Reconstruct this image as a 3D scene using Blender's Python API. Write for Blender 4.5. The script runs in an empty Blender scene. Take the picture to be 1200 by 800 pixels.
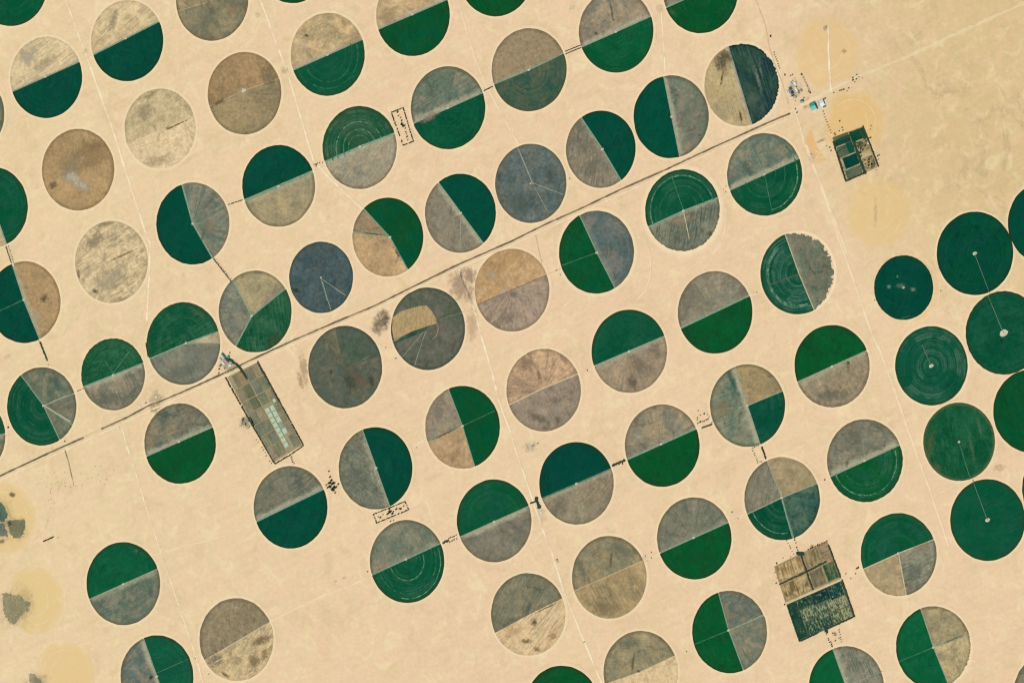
import bpy, bmesh, math, random
from mathutils import Vector
from math import radians, sin, cos, pi, atan2, hypot

random.seed(11)
S = bpy.context.scene
COL = S.collection

# ---------------------------------------------------------------- camera, sky, sun, exposure
TILT = radians(25.6)            # the photograph was taken obliquely: round fields show as upright ovals
DIST = 120000.0                 # seen from a very high platform
PXM = 8.0                       # metres per photo pixel (vertical)
WIDE = 1200 * PXM
cam = bpy.data.cameras.new('camera'); cam_o = bpy.data.objects.new('camera', cam); COL.objects.link(cam_o)
cam_o.location = (DIST * sin(TILT), 0, DIST * cos(TILT))
cam_o.rotation_euler = (0, TILT, 0)
cam.sensor_fit = 'HORIZONTAL'; cam.sensor_width = 36.0
cam.lens = 36.0 * DIST / WIDE
cam.clip_start = 100.0; cam.clip_end = 1.0e6
S.camera = cam_o

SUN_EL, SUN_AZ = radians(52), radians(205)      # azimuth measured clockwise from +Y
w = bpy.data.worlds.new('World'); S.world = w; w.use_nodes = True
wn = w.node_tree; bg = wn.nodes['Background']; bg.inputs[1].default_value = 0.08
sky = wn.nodes.new('ShaderNodeTexSky'); sky.sky_type = 'NISHITA'; sky.sun_disc = False
sky.sun_elevation = SUN_EL; sky.sun_rotation = SUN_AZ
wn.links.new(sky.outputs[0], bg.inputs[0])
sun = bpy.data.lights.new('sun', 'SUN'); sun.energy = 4.2; sun.angle = radians(0.53); sun.color = (1.0, 0.96, 0.9)
sun_o = bpy.data.objects.new('sun', sun); COL.objects.link(sun_o)
sd = Vector((sin(SUN_AZ) * cos(SUN_EL), cos(SUN_AZ) * cos(SUN_EL), sin(SUN_EL)))
sun_o.rotation_euler = sd.to_track_quat('Z', 'Y').to_euler(); sun_o.location = sd * 3000
S.view_settings.view_transform = 'Standard'; S.view_settings.look = 'None'
S.view_settings.gamma = 1.0; S.view_settings.use_curve_mapping = False
S.view_settings.exposure = 0.37
S.cycles.max_bounces = 4; S.cycles.filter_width = 1.3

# ---------------------------------------------------------------- helpers
LCH = (1.64, 1.68, 1.80)        # light reaching level ground, per channel (measured)
def lin(v):
    v /= 255.0
    return v / 12.92 if v <= 0.04045 else ((v + 0.055) / 1.055) ** 2.4
def alb(c):                     # real base colour of a surface seen sunlit as the sRGB triple c
    return tuple(min(0.9, lin(x) / l) for x, l in zip(c, LCH)) + (1.0,)

def P(px, py, z=0.0):           # photo pixel -> point on the ground
    u = (px - 600) / 1200 * WIDE / DIST; v = (400 - py) / 1200 * WIDE / DIST
    s, c = sin(TILT), cos(TILT)
    d = Vector((-s + c * u, v, -c - s * u))
    o = Vector((DIST * s, 0, DIST * c))
    t = (z - o.z) / d.z
    return o + d * t
def mpp(px, py):                # metres per pixel (vertical) there
    return (P(px, py - 5) - P(px, py + 5)).length / 10

def link(o, parent=None):
    COL.objects.link(o)
    if parent is not None: o.parent = parent
    return o
def mesh_obj(name, bm, mat, parent=None, loc=None, smooth=False):
    me = bpy.data.meshes.new(name)
    bmesh.ops.recalc_face_normals(bm, faces=bm.faces[:]) if smooth != 'keep' else None
    bm.to_mesh(me); bm.free()
    if smooth is True:
        for p in me.polygons: p.use_smooth = True
    me.materials.append(mat)
    o = bpy.data.objects.new(name, me)
    if loc is not None: o.location = loc
    return link(o, parent)
def empty(name, loc=(0, 0, 0)):
    o = bpy.data.objects.new(name, None); o.location = loc; o.empty_display_size = 50
    return link(o)
def tag(o, label, cat, group=None):
    o['label'] = label; o['category'] = cat
    if group: o['group'] = group
    return o
def structure(o, kind='structure'):
    o['kind'] = kind; return o

# node helpers -----------------------------------------------------------------
class NT:
    def __init__(s, tree): s.t = tree
    def n(s, typ, **kw):
        nd = s.t.nodes.new(typ)
        for k, v in kw.items(): setattr(nd, k, v)
        return nd
    def L(s, a, b): s.t.links.new(a, b)
    def put(s, sock, v):
        if hasattr(v, 'node'): s.L(v, sock)
        else: sock.default_value = v
    def math(s, op, a, b=None, c=None, clamp=False):
        nd = s.n('ShaderNodeMath', operation=op, use_clamp=clamp); s.put(nd.inputs[0], a)
        if b is not None: s.put(nd.inputs[1], b)
        if c is not None: s.put(nd.inputs[2], c)
        return nd.outputs[0]
    def vm(s, op, a, b=None, scale=None):
        nd = s.n('ShaderNodeVectorMath', operation=op); s.put(nd.inputs[0], a)
        if b is not None: s.put(nd.inputs[1], b)
        if scale is not None: s.put(nd.inputs['Scale'], scale)
        return nd.outputs['Value'] if op in ('LENGTH', 'DOT_PRODUCT') else nd.outputs[0]
    def noise(s, vec, scale=1.0, detail=4.0, rough=0.6, dist=0.0):
        nd = s.n('ShaderNodeTexNoise'); nd.noise_dimensions = '3D'
        s.put(nd.inputs['Vector'], vec); s.put(nd.inputs['Scale'], scale)
        s.put(nd.inputs['Detail'], detail); s.put(nd.inputs['Roughness'], rough); s.put(nd.inputs['Distortion'], dist)
        return nd.outputs['Fac']
    def ramp(s, v, a, b, lo=0.0, hi=1.0):
        nd = s.n('ShaderNodeMapRange', interpolation_type='SMOOTHSTEP')
        s.put(nd.inputs[0], v); s.put(nd.inputs[1], a); s.put(nd.inputs[2], b); s.put(nd.inputs[3], lo); s.put(nd.inputs[4], hi)
        return nd.outputs[0]
    def mix(s, f, a, b):
        nd = s.n('ShaderNodeMix', data_type='RGBA'); s.put(nd.inputs[0], f); s.put(nd.inputs[6], a); s.put(nd.inputs[7], b)
        return nd.outputs[2]
    def combine(s, x, y, z):
        nd = s.n('ShaderNodeCombineXYZ'); s.put(nd.inputs[0], x); s.put(nd.inputs[1], y); s.put(nd.inputs[2], z)
        return nd.outputs[0]
def new_mat(name):
    m = bpy.data.materials.new(name); m.use_nodes = True
    t = NT(m.node_tree); b = m.node_tree.nodes['Principled BSDF']
    b.inputs['Roughness'].default_value = 0.95; b.inputs['Specular IOR Level'].default_value = 0.03
    return m, t, b

# sand: one node group, laid out in world metres, shared by all sandy surfaces --------
def make_sand_group():
    g = bpy.data.node_groups.new('sand', 'ShaderNodeTree')
    g.interface.new_socket('Color', in_out='OUTPUT', socket_type='NodeSocketColor')
    g.interface.new_socket('Height', in_out='OUTPUT', socket_type='NodeSocketFloat')
    t = NT(g); out = t.n('NodeGroupOutput')
    pos = t.n('ShaderNodeNewGeometry').outputs['Position']
    sep = t.n('ShaderNodeSeparateXYZ'); t.L(pos, sep.inputs[0]); X, Y = sep.outputs[0], sep.outputs[1]
    pos = t.combine(X, Y, 0.0)
    big = t.noise(pos, 1 / 2600, 3, 0.5)
    mid = t.noise(pos, 1 / 420, 5, 0.6, 0.4)
    fine = t.noise(pos, 1 / 40, 4, 0.7)
    warm = t.ramp(X, -5600.0, -500.0)                  # yellow west, rosier middle
    c = t.mix(warm, alb((233, 210, 168)), alb((234, 206, 169)))
    gold = t.math('ADD', t.ramp(X, 2400.0, 4700.0), t.ramp(Y, -200.0, 1500.0, -1.0, 0.0), clamp=True)
    c = t.mix(gold, c, alb((223, 199, 153)))
    c = t.mix(t.ramp(big, 0.35, 0.68, 0.0, 0.5), c, alb((236, 210, 170)))
    c = t.mix(t.ramp(mid, 0.48, 0.75, 0.0, 0.34), c, alb((221, 195, 151)))
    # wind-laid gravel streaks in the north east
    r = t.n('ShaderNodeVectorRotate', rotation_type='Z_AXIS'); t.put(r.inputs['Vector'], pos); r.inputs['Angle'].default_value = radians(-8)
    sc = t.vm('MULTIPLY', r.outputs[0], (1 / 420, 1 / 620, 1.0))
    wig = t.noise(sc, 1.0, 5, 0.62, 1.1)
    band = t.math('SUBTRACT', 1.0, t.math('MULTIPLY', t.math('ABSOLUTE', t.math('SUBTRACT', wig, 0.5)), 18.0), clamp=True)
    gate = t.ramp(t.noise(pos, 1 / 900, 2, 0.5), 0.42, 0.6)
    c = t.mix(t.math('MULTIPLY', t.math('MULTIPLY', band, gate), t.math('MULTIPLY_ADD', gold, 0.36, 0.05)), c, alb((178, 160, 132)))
    grit = t.noise(pos, 1 / 17, 3, 0.75)
    r2 = t.n('ShaderNodeVectorRotate', rotation_type='Z_AXIS'); t.put(r2.inputs['Vector'], pos); r2.inputs['Angle'].default_value = radians(-24)
    wind = t.noise(t.vm('MULTIPLY', r2.outputs[0], (1 / 1100, 1 / 46, 1.0)), 1.0, 4, 0.65, 0.35)
    c = t.vm('SCALE', c, scale=t.math('MULTIPLY_ADD', wind, 0.16, 0.92))
    f = t.math('ADD', t.math('MULTIPLY_ADD', fine, 0.26, 0.815), t.math('MULTIPLY', grit, 0.11))
    c = t.mix(t.ramp(t.noise(pos, 1 / 150, 4, 0.7, 0.6), 0.48, 0.66, 0.0, 0.55), c, alb((240, 205, 173)))
    c = t.mix(t.ramp(t.noise(t.vm('ADD', pos, (9000.0, 400.0, 0.0)), 1 / 190, 5, 0.7, 0.8), 0.5, 0.68, 0.0, 0.65), c, alb((243, 223, 180)))
    c = t.mix(t.ramp(t.noise(t.vm('ADD', pos, (-7000.0, 5400.0, 0.0)), 1 / 300, 6, 0.72, 1.0), 0.5, 0.68, 0.0, 0.5), c, alb((217, 191, 148)))
    c = t.mix(gold, c, t.vm('MULTIPLY', c, (0.95, 0.94, 0.89)))
    c = t.vm('SCALE', c, scale=f)
    h = t.math('ADD', t.math('MULTIPLY', mid, 5.0), t.math('MULTIPLY', fine, 0.7))
    t.L(c, out.inputs['Color']); t.L(h, out.inputs['Height'])
    return g
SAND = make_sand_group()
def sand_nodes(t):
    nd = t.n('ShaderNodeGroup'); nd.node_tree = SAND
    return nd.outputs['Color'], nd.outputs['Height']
def sand_bump(t, b, h, strength=0.45):
    bp = t.n('ShaderNodeBump'); bp.inputs['Strength'].default_value = strength; bp.inputs['Distance'].default_value = 1.0
    t.L(h, bp.inputs['Height']); t.L(bp.outputs[0], b.inputs['Normal'])
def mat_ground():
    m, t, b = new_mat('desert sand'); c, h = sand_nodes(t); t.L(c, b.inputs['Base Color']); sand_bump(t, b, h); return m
def mat_sand_ring(R, r0, r1, tint, amt, inner_fade=0.0, n_amt=0.6, rough=0.0):
    """sand whose tint is strongest at r0 and dies away to plain sand at r1 (metres from the centre)"""
    m, t, b = new_mat('tinted sand'); c, h = sand_nodes(t)
    tc = t.n('ShaderNodeTexCoord').outputs['Object']
    r = t.vm('LENGTH', t.vm('MULTIPLY', tc, (1, 1, 0)))
    n = t.noise(tc, 1 / 90, 4, 0.6)
    if rough: r = t.math('ADD', r, t.math('MULTIPLY', t.math('SUBTRACT', t.noise(tc, 1 / 140, 5, 0.7, 0.6), 0.5), rough * R))
    k = t.ramp(r, r0, r1, 1.0, 0.0)
    if inner_fade: k = t.math('MULTIPLY', k, t.ramp(r, r0 - inner_fade, r0, 0.0, 1.0))
    k = t.math('MULTIPLY', k, t.math('MULTIPLY_ADD', n, n_amt * 2, 1 - n_amt), clamp=True)
    c = t.mix(t.math('MULTIPLY', k, amt), c, alb(tint))
    t.L(c, b.inputs['Base Color']); sand_bump(t, b, h); return m
def mat_track(tint, amt, worn=0.5):
    m, t, b = new_mat('packed sand track'); c, h = sand_nodes(t)
    pos = t.n('ShaderNodeNewGeometry').outputs['Position']
    n = t.ramp(t.noise(pos, 1 / 120, 5, 0.7), 0.5 - 0.3 * (1.0 - worn) - 0.12, 0.62)
    c = t.mix(t.math('MULTIPLY', n, amt), c, alb(tint))
    t.L(c, b.inputs['Base Color']); sand_bump(t, b, h, 0.2); return m
def mat_plain(name, c1, c2=None, scale=8.0, rough=0.9, spec=0.15, lo=0.35, hi=0.65):
    m, t, b = new_mat(name)
    if c2 is None: c2 = tuple(max(0, x * 0.85) for x in c1)
    tc = t.n('ShaderNodeTexCoord').outputs['Object']
    n = t.ramp(t.noise(tc, 1 / scale, 5, 0.65), lo, hi)
    t.L(t.mix(n, alb(c1), alb(c2)), b.inputs['Base Color'])
    b.inputs['Roughness'].default_value = rough; b.inputs['Specular IOR Level'].default_value = spec
    return m

# field surfaces -----------------------------------------------------------------
def make_field_group():
    g = bpy.data.node_groups.new('field surface', 'ShaderNodeTree')
    I = g.interface
    for nm in ('A', 'B', 'C', 'Rim'): I.new_socket(nm, in_out='INPUT', socket_type='NodeSocketColor')
    for nm in ('R', 'Seed', 'BlotchScale', 'Lo', 'Hi', 'Ring', 'RingW', 'Streak', 'StreakA', 'StreakW', 'Radial', 'Fine', 'RimAmt', 'Dark', 'Nx', 'Ny', 'Nd', 'Marg', 'Sector'):
        I.new_socket(nm, in_out='INPUT', socket_type='NodeSocketFloat')
    I.new_socket('Color', in_out='OUTPUT', socket_type='NodeSocketColor')
    I.new_socket('Height', in_out='OUTPUT', socket_type='NodeSocketFloat')
    t = NT(g); gi = t.n('NodeGroupInput').outputs; go = t.n('NodeGroupOutput').inputs
    tc = t.n('ShaderNodeTexCoord').outputs['Object']
    flat = t.vm('MULTIPLY', tc, (1, 1, 0))
    off = t.combine(t.math('MULTIPLY', gi['Seed'], 1371.0), t.math('MULTIPLY', gi['Seed'], 733.0), t.math('MULTIPLY', gi['Seed'], 97.0))
    p = t.vm('ADD', flat, off)
    r = t.vm('LENGTH', flat); rn = t.math('DIVIDE', r, gi['R'])
    b1 = t.noise(t.vm('SCALE', p, scale=t.math('DIVIDE', 1.0, gi['BlotchScale'])), 1.0, 6, 0.66, 0.5)
    bl = t.ramp(b1, gi['Lo'], gi['Hi'])
    c = t.mix(bl, gi['A'], gi['B'])
    b3 = t.noise(p, 1 / 105, 6, 0.72, 0.8)
    c = t.vm('SCALE', c, scale=t.math('ADD', t.ramp(b3, 0.5, 0.68, 1.0, 0.0), t.math('MULTIPLY', t.ramp(b3, 0.5, 0.68), t.math('SUBTRACT', 1.0, gi['Dark']))))
    c = t.vm('SCALE', c, scale=t.math('MULTIPLY_ADD', t.ramp(b3, 0.48, 0.32), t.math('MULTIPLY', gi['Dark'], 0.55), 1.0))
    b2 = t.noise(p, 1 / 210, 3, 0.6)
    gate = t.ramp(b2, 0.36, 0.62)
    sp_ = t.n('ShaderNodeSeparateXYZ'); t.L(flat, sp_.inputs[0])
    th = t.math('ARCTAN2', sp_.outputs[1], sp_.outputs[0])
    wn_ = t.n('ShaderNodeTexWhiteNoise', noise_dimensions='1D'); t.put(wn_.inputs['W'], t.math('ADD', t.math('FLOOR', t.math('MULTIPLY_ADD', th, 1.3, t.math('MULTIPLY', gi['Seed'], 3.1))), gi['Seed']))
    c = t.vm('SCALE', c, scale=t.math('MULTIPLY_ADD', t.math('SUBTRACT', wn_.outputs[0], 0.5), gi['Sector'], 1.0))
    # rings left by the turning arm
    rv = t.combine(t.math('ADD', t.math('DIVIDE', r, gi['RingW']), t.math('MULTIPLY', gi['Seed'], 17.0)), gi['Seed'], t.math('MULTIPLY', b2, 1.5))
    rn0 = t.noise(rv, 1.0, 3, 0.65)
    thin = t.ramp(t.math('ABSOLUTE', t.math('SUBTRACT', rn0, 0.5)), 0.018, 0.05, 0.9, 0.0)
    rg = t.math('MAXIMUM', t.ramp(rn0, 0.53, 0.70), t.math('MULTIPLY', thin, t.ramp(b2, 0.45, 0.6, 0.25, 0.9)))
    c = t.mix(t.math('MULTIPLY', t.math('MULTIPLY', rg, gi['Ring']), t.math('MULTIPLY_ADD', gate, 0.65, 0.35)), c, gi['C'])
    # straight worked rows
    ro = t.n('ShaderNodeVectorRotate', rotation_type='Z_AXIS'); t.L(p, ro.inputs['Vector']); t.L(gi['StreakA'], ro.inputs['Angle'])
    sv = t.vm('MULTIPLY', t.vm('SCALE', ro.outputs[0], scale=t.math('DIVIDE', 1.0, gi['StreakW'])), (0.07, 1.0, 1.0))
    st = t.ramp(t.noise(sv, 1.0, 4, 0.7, 0.15), 0.46, 0.60)
    c = t.mix(t.math('MULTIPLY', t.math('MULTIPLY', st, gi['Streak']), t.math('MULTIPLY_ADD', gate, 0.7, 0.3)), c, gi['C'])
    # spokes
    dv = t.vm('SCALE', t.vm('NORMALIZE', flat), scale=7.0)
    dv = t.vm('ADD', dv, t.combine(gi['Seed'], t.math('MULTIPLY', gi['Seed'], 5.0), t.math('MULTIPLY', rn, 1.1)))
    rd = t.ramp(t.noise(dv, 1.0, 5, 0.75), 0.46, 0.60)
    c = t.mix(t.math('MULTIPLY', t.math('MULTIPLY', rd, gi['Radial']), t.math('MULTIPLY_ADD', gate, 0.5, 0.5)), c, gi['C'])
    dl = t.math('SUBTRACT', t.math('ADD', t.math('MULTIPLY', sp_.outputs[0], gi['Nx']), t.math('MULTIPLY', sp_.outputs[1], gi['Ny'])), gi['Nd'])
    dl = t.math('ADD', dl, t.math('MULTIPLY', t.math('SUBTRACT', b3, 0.5), 110.0))
    c = t.mix(t.math('MULTIPLY', t.ramp(dl, 12.0, 62.0, 1.0, 0.0), gi['Marg']), c, alb((174, 172, 146)))
    # uneven growing margin
    rim = t.ramp(t.math('ADD', rn, t.math('MULTIPLY', t.math('SUBTRACT', b1, 0.5), 0.13)), 0.90, 0.985)
    c = t.mix(t.math('MULTIPLY', rim, gi['RimAmt']), c, gi['Rim'])
    f1 = t.noise(p, 1 / 34, 6, 0.86)
    f = t.math('MULTIPLY_ADD', t.math('SUBTRACT', f1, 0.5), t.math('MULTIPLY', gi['Fine'], 4.2), 1.0)
    c = t.vm('SCALE', c, scale=f)
    t.L(c, go['Color']); t.L(f1, go['Height'])
    return g
FIELD = make_field_group()
BASE = dict(C=(150, 140, 115), rim=(70, 66, 40), bs=150, lo=0.38, hi=0.64, ring=0.0, rw=26, streak=0.0, sa=24, sw=13, radial=0.0, fine=0.36, rimamt=0.7, dark=0.30, marg=0.0, sector=0.16)
def pal(**kw):
    d = dict(BASE); d.update(kw)
    if kw.get('tall'): d['sector'] = .05
    if kw.get('tall') and 'dark' not in kw: d['dark'] = 0.14
    return d
PAL = {
 # growing crops
 'deep': pal(A=(0, 73, 55), B=(4, 68, 56), C=(34, 98, 76), ring=0.26, streak=.14, sa=66, fine=0.2, rim=(24, 58, 34), rimamt=0.8, tall=1, dark=.15),
 'green': pal(A=(0, 82, 52), B=(16, 82, 60), C=(52, 112, 84), ring=0.26, streak=.16, sa=24, fine=0.22, rim=(40, 64, 34), rimamt=0.8, tall=1, dark=.18),
 'bright': pal(A=(0, 82, 40), B=(12, 76, 40), C=(44, 104, 62), ring=0.26, streak=.14, sa=-66, fine=0.2, rim=(34, 62, 28), rimamt=0.8, tall=1, dark=.16),
 'ringed': pal(A=(2, 76, 52), B=(18, 84, 60), C=(74, 120, 94), ring=0.5, rw=34, fine=0.24, rim=(38, 64, 32), rimamt=0.7, tall=1, bs=260),
 'patchy': pal(A=(4, 80, 52), B=(34, 98, 66), C=(84, 128, 98), ring=0.3, streak=0.25, fine=0.4, rim=(50, 70, 36), lo=0.4, hi=0.7, tall=1),
 'mixed':  pal(A=(70, 92, 74), B=(44, 84, 72), C=(112, 112, 82), ring=0.75, rw=24, fine=0.4, rim=(80, 78, 48), tall=1),
 'ink': pal(A=(24, 68, 54), B=(46, 86, 68), C=(92, 116, 100), streak=0.4, sa=-72, fine=0.4, rim=(22, 44, 36), rimamt=0.8, tall=1, dark=.35),
 'teal':   pal(A=(50, 88, 68), B=(78, 104, 88), C=(98, 116, 96), radial=0.3, fine=0.45, rim=(50, 70, 50), tall=1, dark=.3),
 # stubble and bare ground
 'grey':   pal(A=(136, 128, 107), B=(166, 149, 121), C=(104, 106, 93), streak=0.55, radial=0.25, rim=(116, 100, 72)),
 'sage':   pal(A=(112, 118, 101), B=(146, 138, 112), C=(84, 98, 88), streak=0.6, radial=0.3, rim=(106, 94, 64)),
 'slate': pal(A=(98, 114, 94), B=(136, 130, 108), C=(78, 100, 88), streak=0.45, radial=0.3, bs=130, rim=(98, 90, 64)),
 'blue':   pal(A=(88, 104, 90), B=(120, 118, 106), C=(74, 94, 86), streak=0.35, ring=0.3, rw=40, rim=(100, 92, 70)),
 'dark':   pal(A=(78, 98, 86), B=(94, 104, 86), C=(64, 86, 78), streak=0.35, sa=100, radial=0.2, fine=0.45, rim=(70, 74, 60)),
 'umber':  pal(A=(100, 106, 96), B=(122, 116, 100), C=(82, 96, 78), streak=0.3, radial=0.3, fine=0.4, rim=(92, 84, 62)),
 'olive':  pal(A=(160, 146, 112), B=(138, 130, 104), C=(118, 116, 94), streak=0.35, ring=0.2, rim=(112, 98, 68)),
 'brown':  pal(A=(172, 144, 104), B=(156, 132, 98), C=(140, 122, 92), ring=0.35, rw=16, rim=(140, 114, 76)),
 'drab':   pal(A=(154, 138, 110), B=(136, 124, 100), C=(174, 154, 122), streak=0.3, ring=0.3, fine=0.42, rim=(120, 104, 76)),
 'tan':    pal(A=(204, 176, 130), B=(188, 160, 118), C=(164, 142, 108), streak=0.35, ring=0.22, rim=(160, 132, 92), rimamt=0.4),
 'sandy':  pal(A=(214, 192, 148), B=(196, 174, 134), C=(160, 150, 118), streak=0.5, ring=0.15, bs=210, rim=(176, 150, 108), rimamt=0.35),
 'ghost':  pal(A=(226, 203, 161), B=(198, 178, 140), C=(160, 148, 116), streak=0.55, bs=150, lo=0.47, hi=0.68, rim=(180, 160, 120), rimamt=0.4, dark=.22, sector=.06),
 'rose':   pal(A=(206, 172, 134), B=(180, 148, 116), C=(146, 126, 106), radial=0.4, streak=0.2, rim=(150, 124, 94)),
 'mauve': pal(A=(150, 136, 112), B=(170, 148, 122), C=(124, 118, 102), radial=0.35, streak=0.3, rim=(136, 116, 88)),
}
SEED = [0]
def field_mat(kind, R, line=None, **over):
    d = dict(PAL[kind]); d.update(over); SEED[0] += 1
    q = random.Random(SEED[0] * 17 + 3)
    if not d.get('tall'):
        if 'bs' not in over: d['bs'] *= q.choice((.5, .75, 1.0, 1.5, 2.0))
        if 'sa' not in over: d['sa'] = q.choice((24, 22, -66, -68, 80, 48, 0))
        d['dark'] *= q.uniform(.6, 1.6); d['streak'] *= q.uniform(.5, 1.7); d['radial'] *= q.uniform(.3, 2.2); d['ring'] = d['ring'] * q.uniform(.6, 1.6) + q.choice((0, 0, .15, .3)); d['sector'] *= q.uniform(0, 2)
    else:
        d['bs'] *= q.uniform(.6, 1.8); d['dark'] *= q.uniform(.7, 1.9)
    m, t, b = new_mat('field ' + kind)
    nd = t.n('ShaderNodeGroup'); nd.node_tree = FIELD; i = nd.inputs
    for k, s in (('A', 'A'), ('B', 'B'), ('C', 'C'), ('Rim', 'rim')): i[k].default_value = alb(d[s])
    for k, s in (('BlotchScale', 'bs'), ('Lo', 'lo'), ('Hi', 'hi'), ('Ring', 'ring'), ('RingW', 'rw'), ('Streak', 'streak'),
                 ('StreakW', 'sw'), ('Radial', 'radial'), ('Fine', 'fine'), ('RimAmt', 'rimamt'), ('Dark', 'dark'), ('Marg', 'marg'), ('Sector', 'sector')): i[k].default_value = d[s]
    if line: i['Nx'].default_value, i['Ny'].default_value, i['Nd'].default_value = line
    i['R'].default_value = R; i['Seed'].default_value = SEED[0] * 0.731
    i['StreakA'].default_value = -radians(d['sa'])
    t.L(nd.outputs['Color'], b.inputs['Base Color'])
    bp = t.n('ShaderNodeBump'); bp.inputs['Strength'].default_value = 0.35; bp.inputs['Distance'].default_value = 2.0
    t.L(nd.outputs['Height'], bp.inputs['Height']); t.L(bp.outputs[0], b.inputs['Normal'])
    return m
def mat_patch(c1, c2, R, cover=0.55, grain=22, soft=0.6, ry=None, disc=None):
    """scattered growth, ash or salt lying on the ground: thins out towards its edge"""
    ry = ry or R
    m, t, b = new_mat('scattered cover')
    tc = t.n('ShaderNodeTexCoord').outputs['Object']
    SEED[0] += 1
    p = t.vm('ADD', t.vm('MULTIPLY', tc, (1, 1, 0)), (SEED[0] * 371.0, SEED[0] * 137.0, 0))
    r = t.vm('LENGTH', t.vm('MULTIPLY', tc, (1 / R, 1 / ry, 0)))
    n = t.noise(p, 1 / 26, 5, 0.75); big = t.noise(p, 1 / max(25.0, min(R, ry) * 0.8), 4, 0.7, 0.5)
    k = t.math('SUBTRACT', t.math('SUBTRACT', 1.0, r), t.math('MULTIPLY', t.math('SUBTRACT', big, 0.5), 2.2))
    a = t.math('MULTIPLY', t.ramp(k, -0.1, 1.0), t.ramp(n, 0.36, 0.60, 0.35, 1.0))
    op = min(1.0, cover * (1.9 if min(R, ry) > 18 else 2.8))
    a = t.math('MULTIPLY', t.math('MULTIPLY', a, t.ramp(r, 1.25, 0.9)), op)
    if disc:                    # keep to the field it lies in
        wp = t.n('ShaderNodeNewGeometry').outputs['Position']
        rr_ = t.vm('LENGTH', t.vm('MULTIPLY', t.vm('SUBTRACT', wp, tuple(disc[0])), (1, 1, 0)))
        a = t.math('MULTIPLY', a, t.ramp(rr_, disc[1] * 0.975, disc[1] * 0.99, 1.0, 0.0))
    t.L(t.mix(t.ramp(n, 0.35, 0.65), alb(c1), alb(c2)), b.inputs['Base Color'])
    t.L(a, b.inputs['Alpha'])
    return m
def patch_obj(name, rx, ry, ang, c1, c2, cover, parent, loc, seed, disc=None):
    o = mesh_obj(name, blob_mesh(rx * 1.22, ry * 1.22, 0, 0.0, seed, 0.06), mat_patch(c1, c2, rx, cover, ry=ry, disc=disc), parent, loc)
    o.rotation_euler.z = radians(ang); return o

# ---------------------------------------------------------------- the ground
bm = bmesh.new(); bmesh.ops.create_grid(bm, x_segments=8, y_segments=8, size=90000)
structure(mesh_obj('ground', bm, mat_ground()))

ZT = [0.8]
def strip_bm(pts, width, wob=0.0, z=0.0, step=40.0, h=0.0):
    """a ribbon along ground points (Vectors), width in metres"""
    q = []
    for a, b in zip(pts, pts[1:]):
        n = max(1, int((b - a).length / step))
        q += [a.lerp(b, i / n) for i in range(n)]
    q.append(pts[-1])
    bm = bmesh.new(); prev = None
    for i, p in enumerate(q):
        d = (q[min(i + 1, len(q) - 1)] - q[max(i - 1, 0)]); d.z = 0; d.normalize()
        nrm = Vector((-d.y, d.x, 0)); wdt = width * 0.5 * (1 + wob * random.uniform(-1, 1))
        j = nrm * (wob * width * 0.25 * random.uniform(-1, 1))
        a = bm.verts.new((p + nrm * wdt + j).xy.to_3d() + Vector((0, 0, z))); b = bm.verts.new((p - nrm * wdt + j).xy.to_3d() + Vector((0, 0, z)))
        if prev: bm.faces.new((prev[0], prev[1], b, a))
        prev = (a, b)
    return bm
def track(name, px, width, mat, wob=0.35):
    ZT[0] += 0.035
    return structure(mesh_obj(name, strip_bm([P(*q) for q in px], width, wob, ZT[0]), mat))
TRK = mat_track((252, 238, 206), 1.0, 0.9)
TRKF = mat_track((248, 230, 196), 0.75, 0.6)
TRKW = mat_track((250, 238, 212), 0.9, 0.8)
TRKD = mat_track((196, 170, 128), 0.6, 0.5)
track('dirt_track', [(75, -8), (77, 0), (100, 62), (118, 112), (135, 160), (147, 200), (160, 240), (172, 277), (176, 285), (175, 320), (174, 342), (172, 376)], 17, TRK)
track('dirt_track', [(302, -8), (305, 0), (321, 43), (337, 85), (352, 136), (367, 187), (382, 205), (405, 226), (428, 248)], 17, TRK)
track('dirt_track', [(534, -8), (545, 30), (557, 70), (568, 96), (580, 120), (597, 150), (616, 185)], 13, TRKF)
track('dirt_track', [(769, -8), (775, 15), (778, 55), (780, 90)], 11, TRK)
track('dirt_track', [(883, -8), (891, 14), (897, 30), (902, 58), (908, 75), (916, 95), (924, 122)], 10, TRKD)
track('dirt_track', [(932, 130), (938, 150), (942, 167), (949, 184), (955, 200), (967, 232), (983, 280), (1000, 327), (1022, 392), (1032, 412), (1050, 462), (1070, 520), (1090, 575), (1112, 640)], 19, TRKF)
track('dirt_track', [(945, 170), (953, 192), (962, 215), (975, 250), (992, 296)], 22, TRKF)
track('dirt_track', [(537, 312), (545, 335), (555, 360), (565, 397), (575, 430), (585, 470), (592, 490), (600, 510), (602, 520), (613, 552), (624, 584), (634, 615), (647, 648), (660, 690), (680, 740), (704, 797), (709, 812)], 18, TRK)
track('dirt_track', [(143, 500), (147, 517), (160, 557), (172, 597), (180, 620), (188, 645), (197, 672), (214, 722), (230, 770), (241, 812)], 13, TRK)
track('dirt_track', [(318, 727), (350, 711), (380, 697), (410, 686), (437, 674)], 13, TRKF)
track('dirt_track', [(180, 650), (215, 640), (262, 628), (285, 619)], 9, TRKF)
track('dirt_track', [(250, 497), (262, 491), (285, 486)], 9, TRKF)
track('dirt_track', [(152, 540), (160, 536), (172, 534)], 10, TRKF)
track('dirt_track', [(925, 131), (945, 121), (975, 104), (1012, 87), (1060, 68), (1115, 42), (1160, 22), (1206, 1)], 30, mat_track((240, 224, 186), 0.5, 0.25), 0.5)
track('dirt_track', [(971, 32), (971, 60), (972, 80), (974, 108)], 17, TRKW, 0.3)
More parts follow.
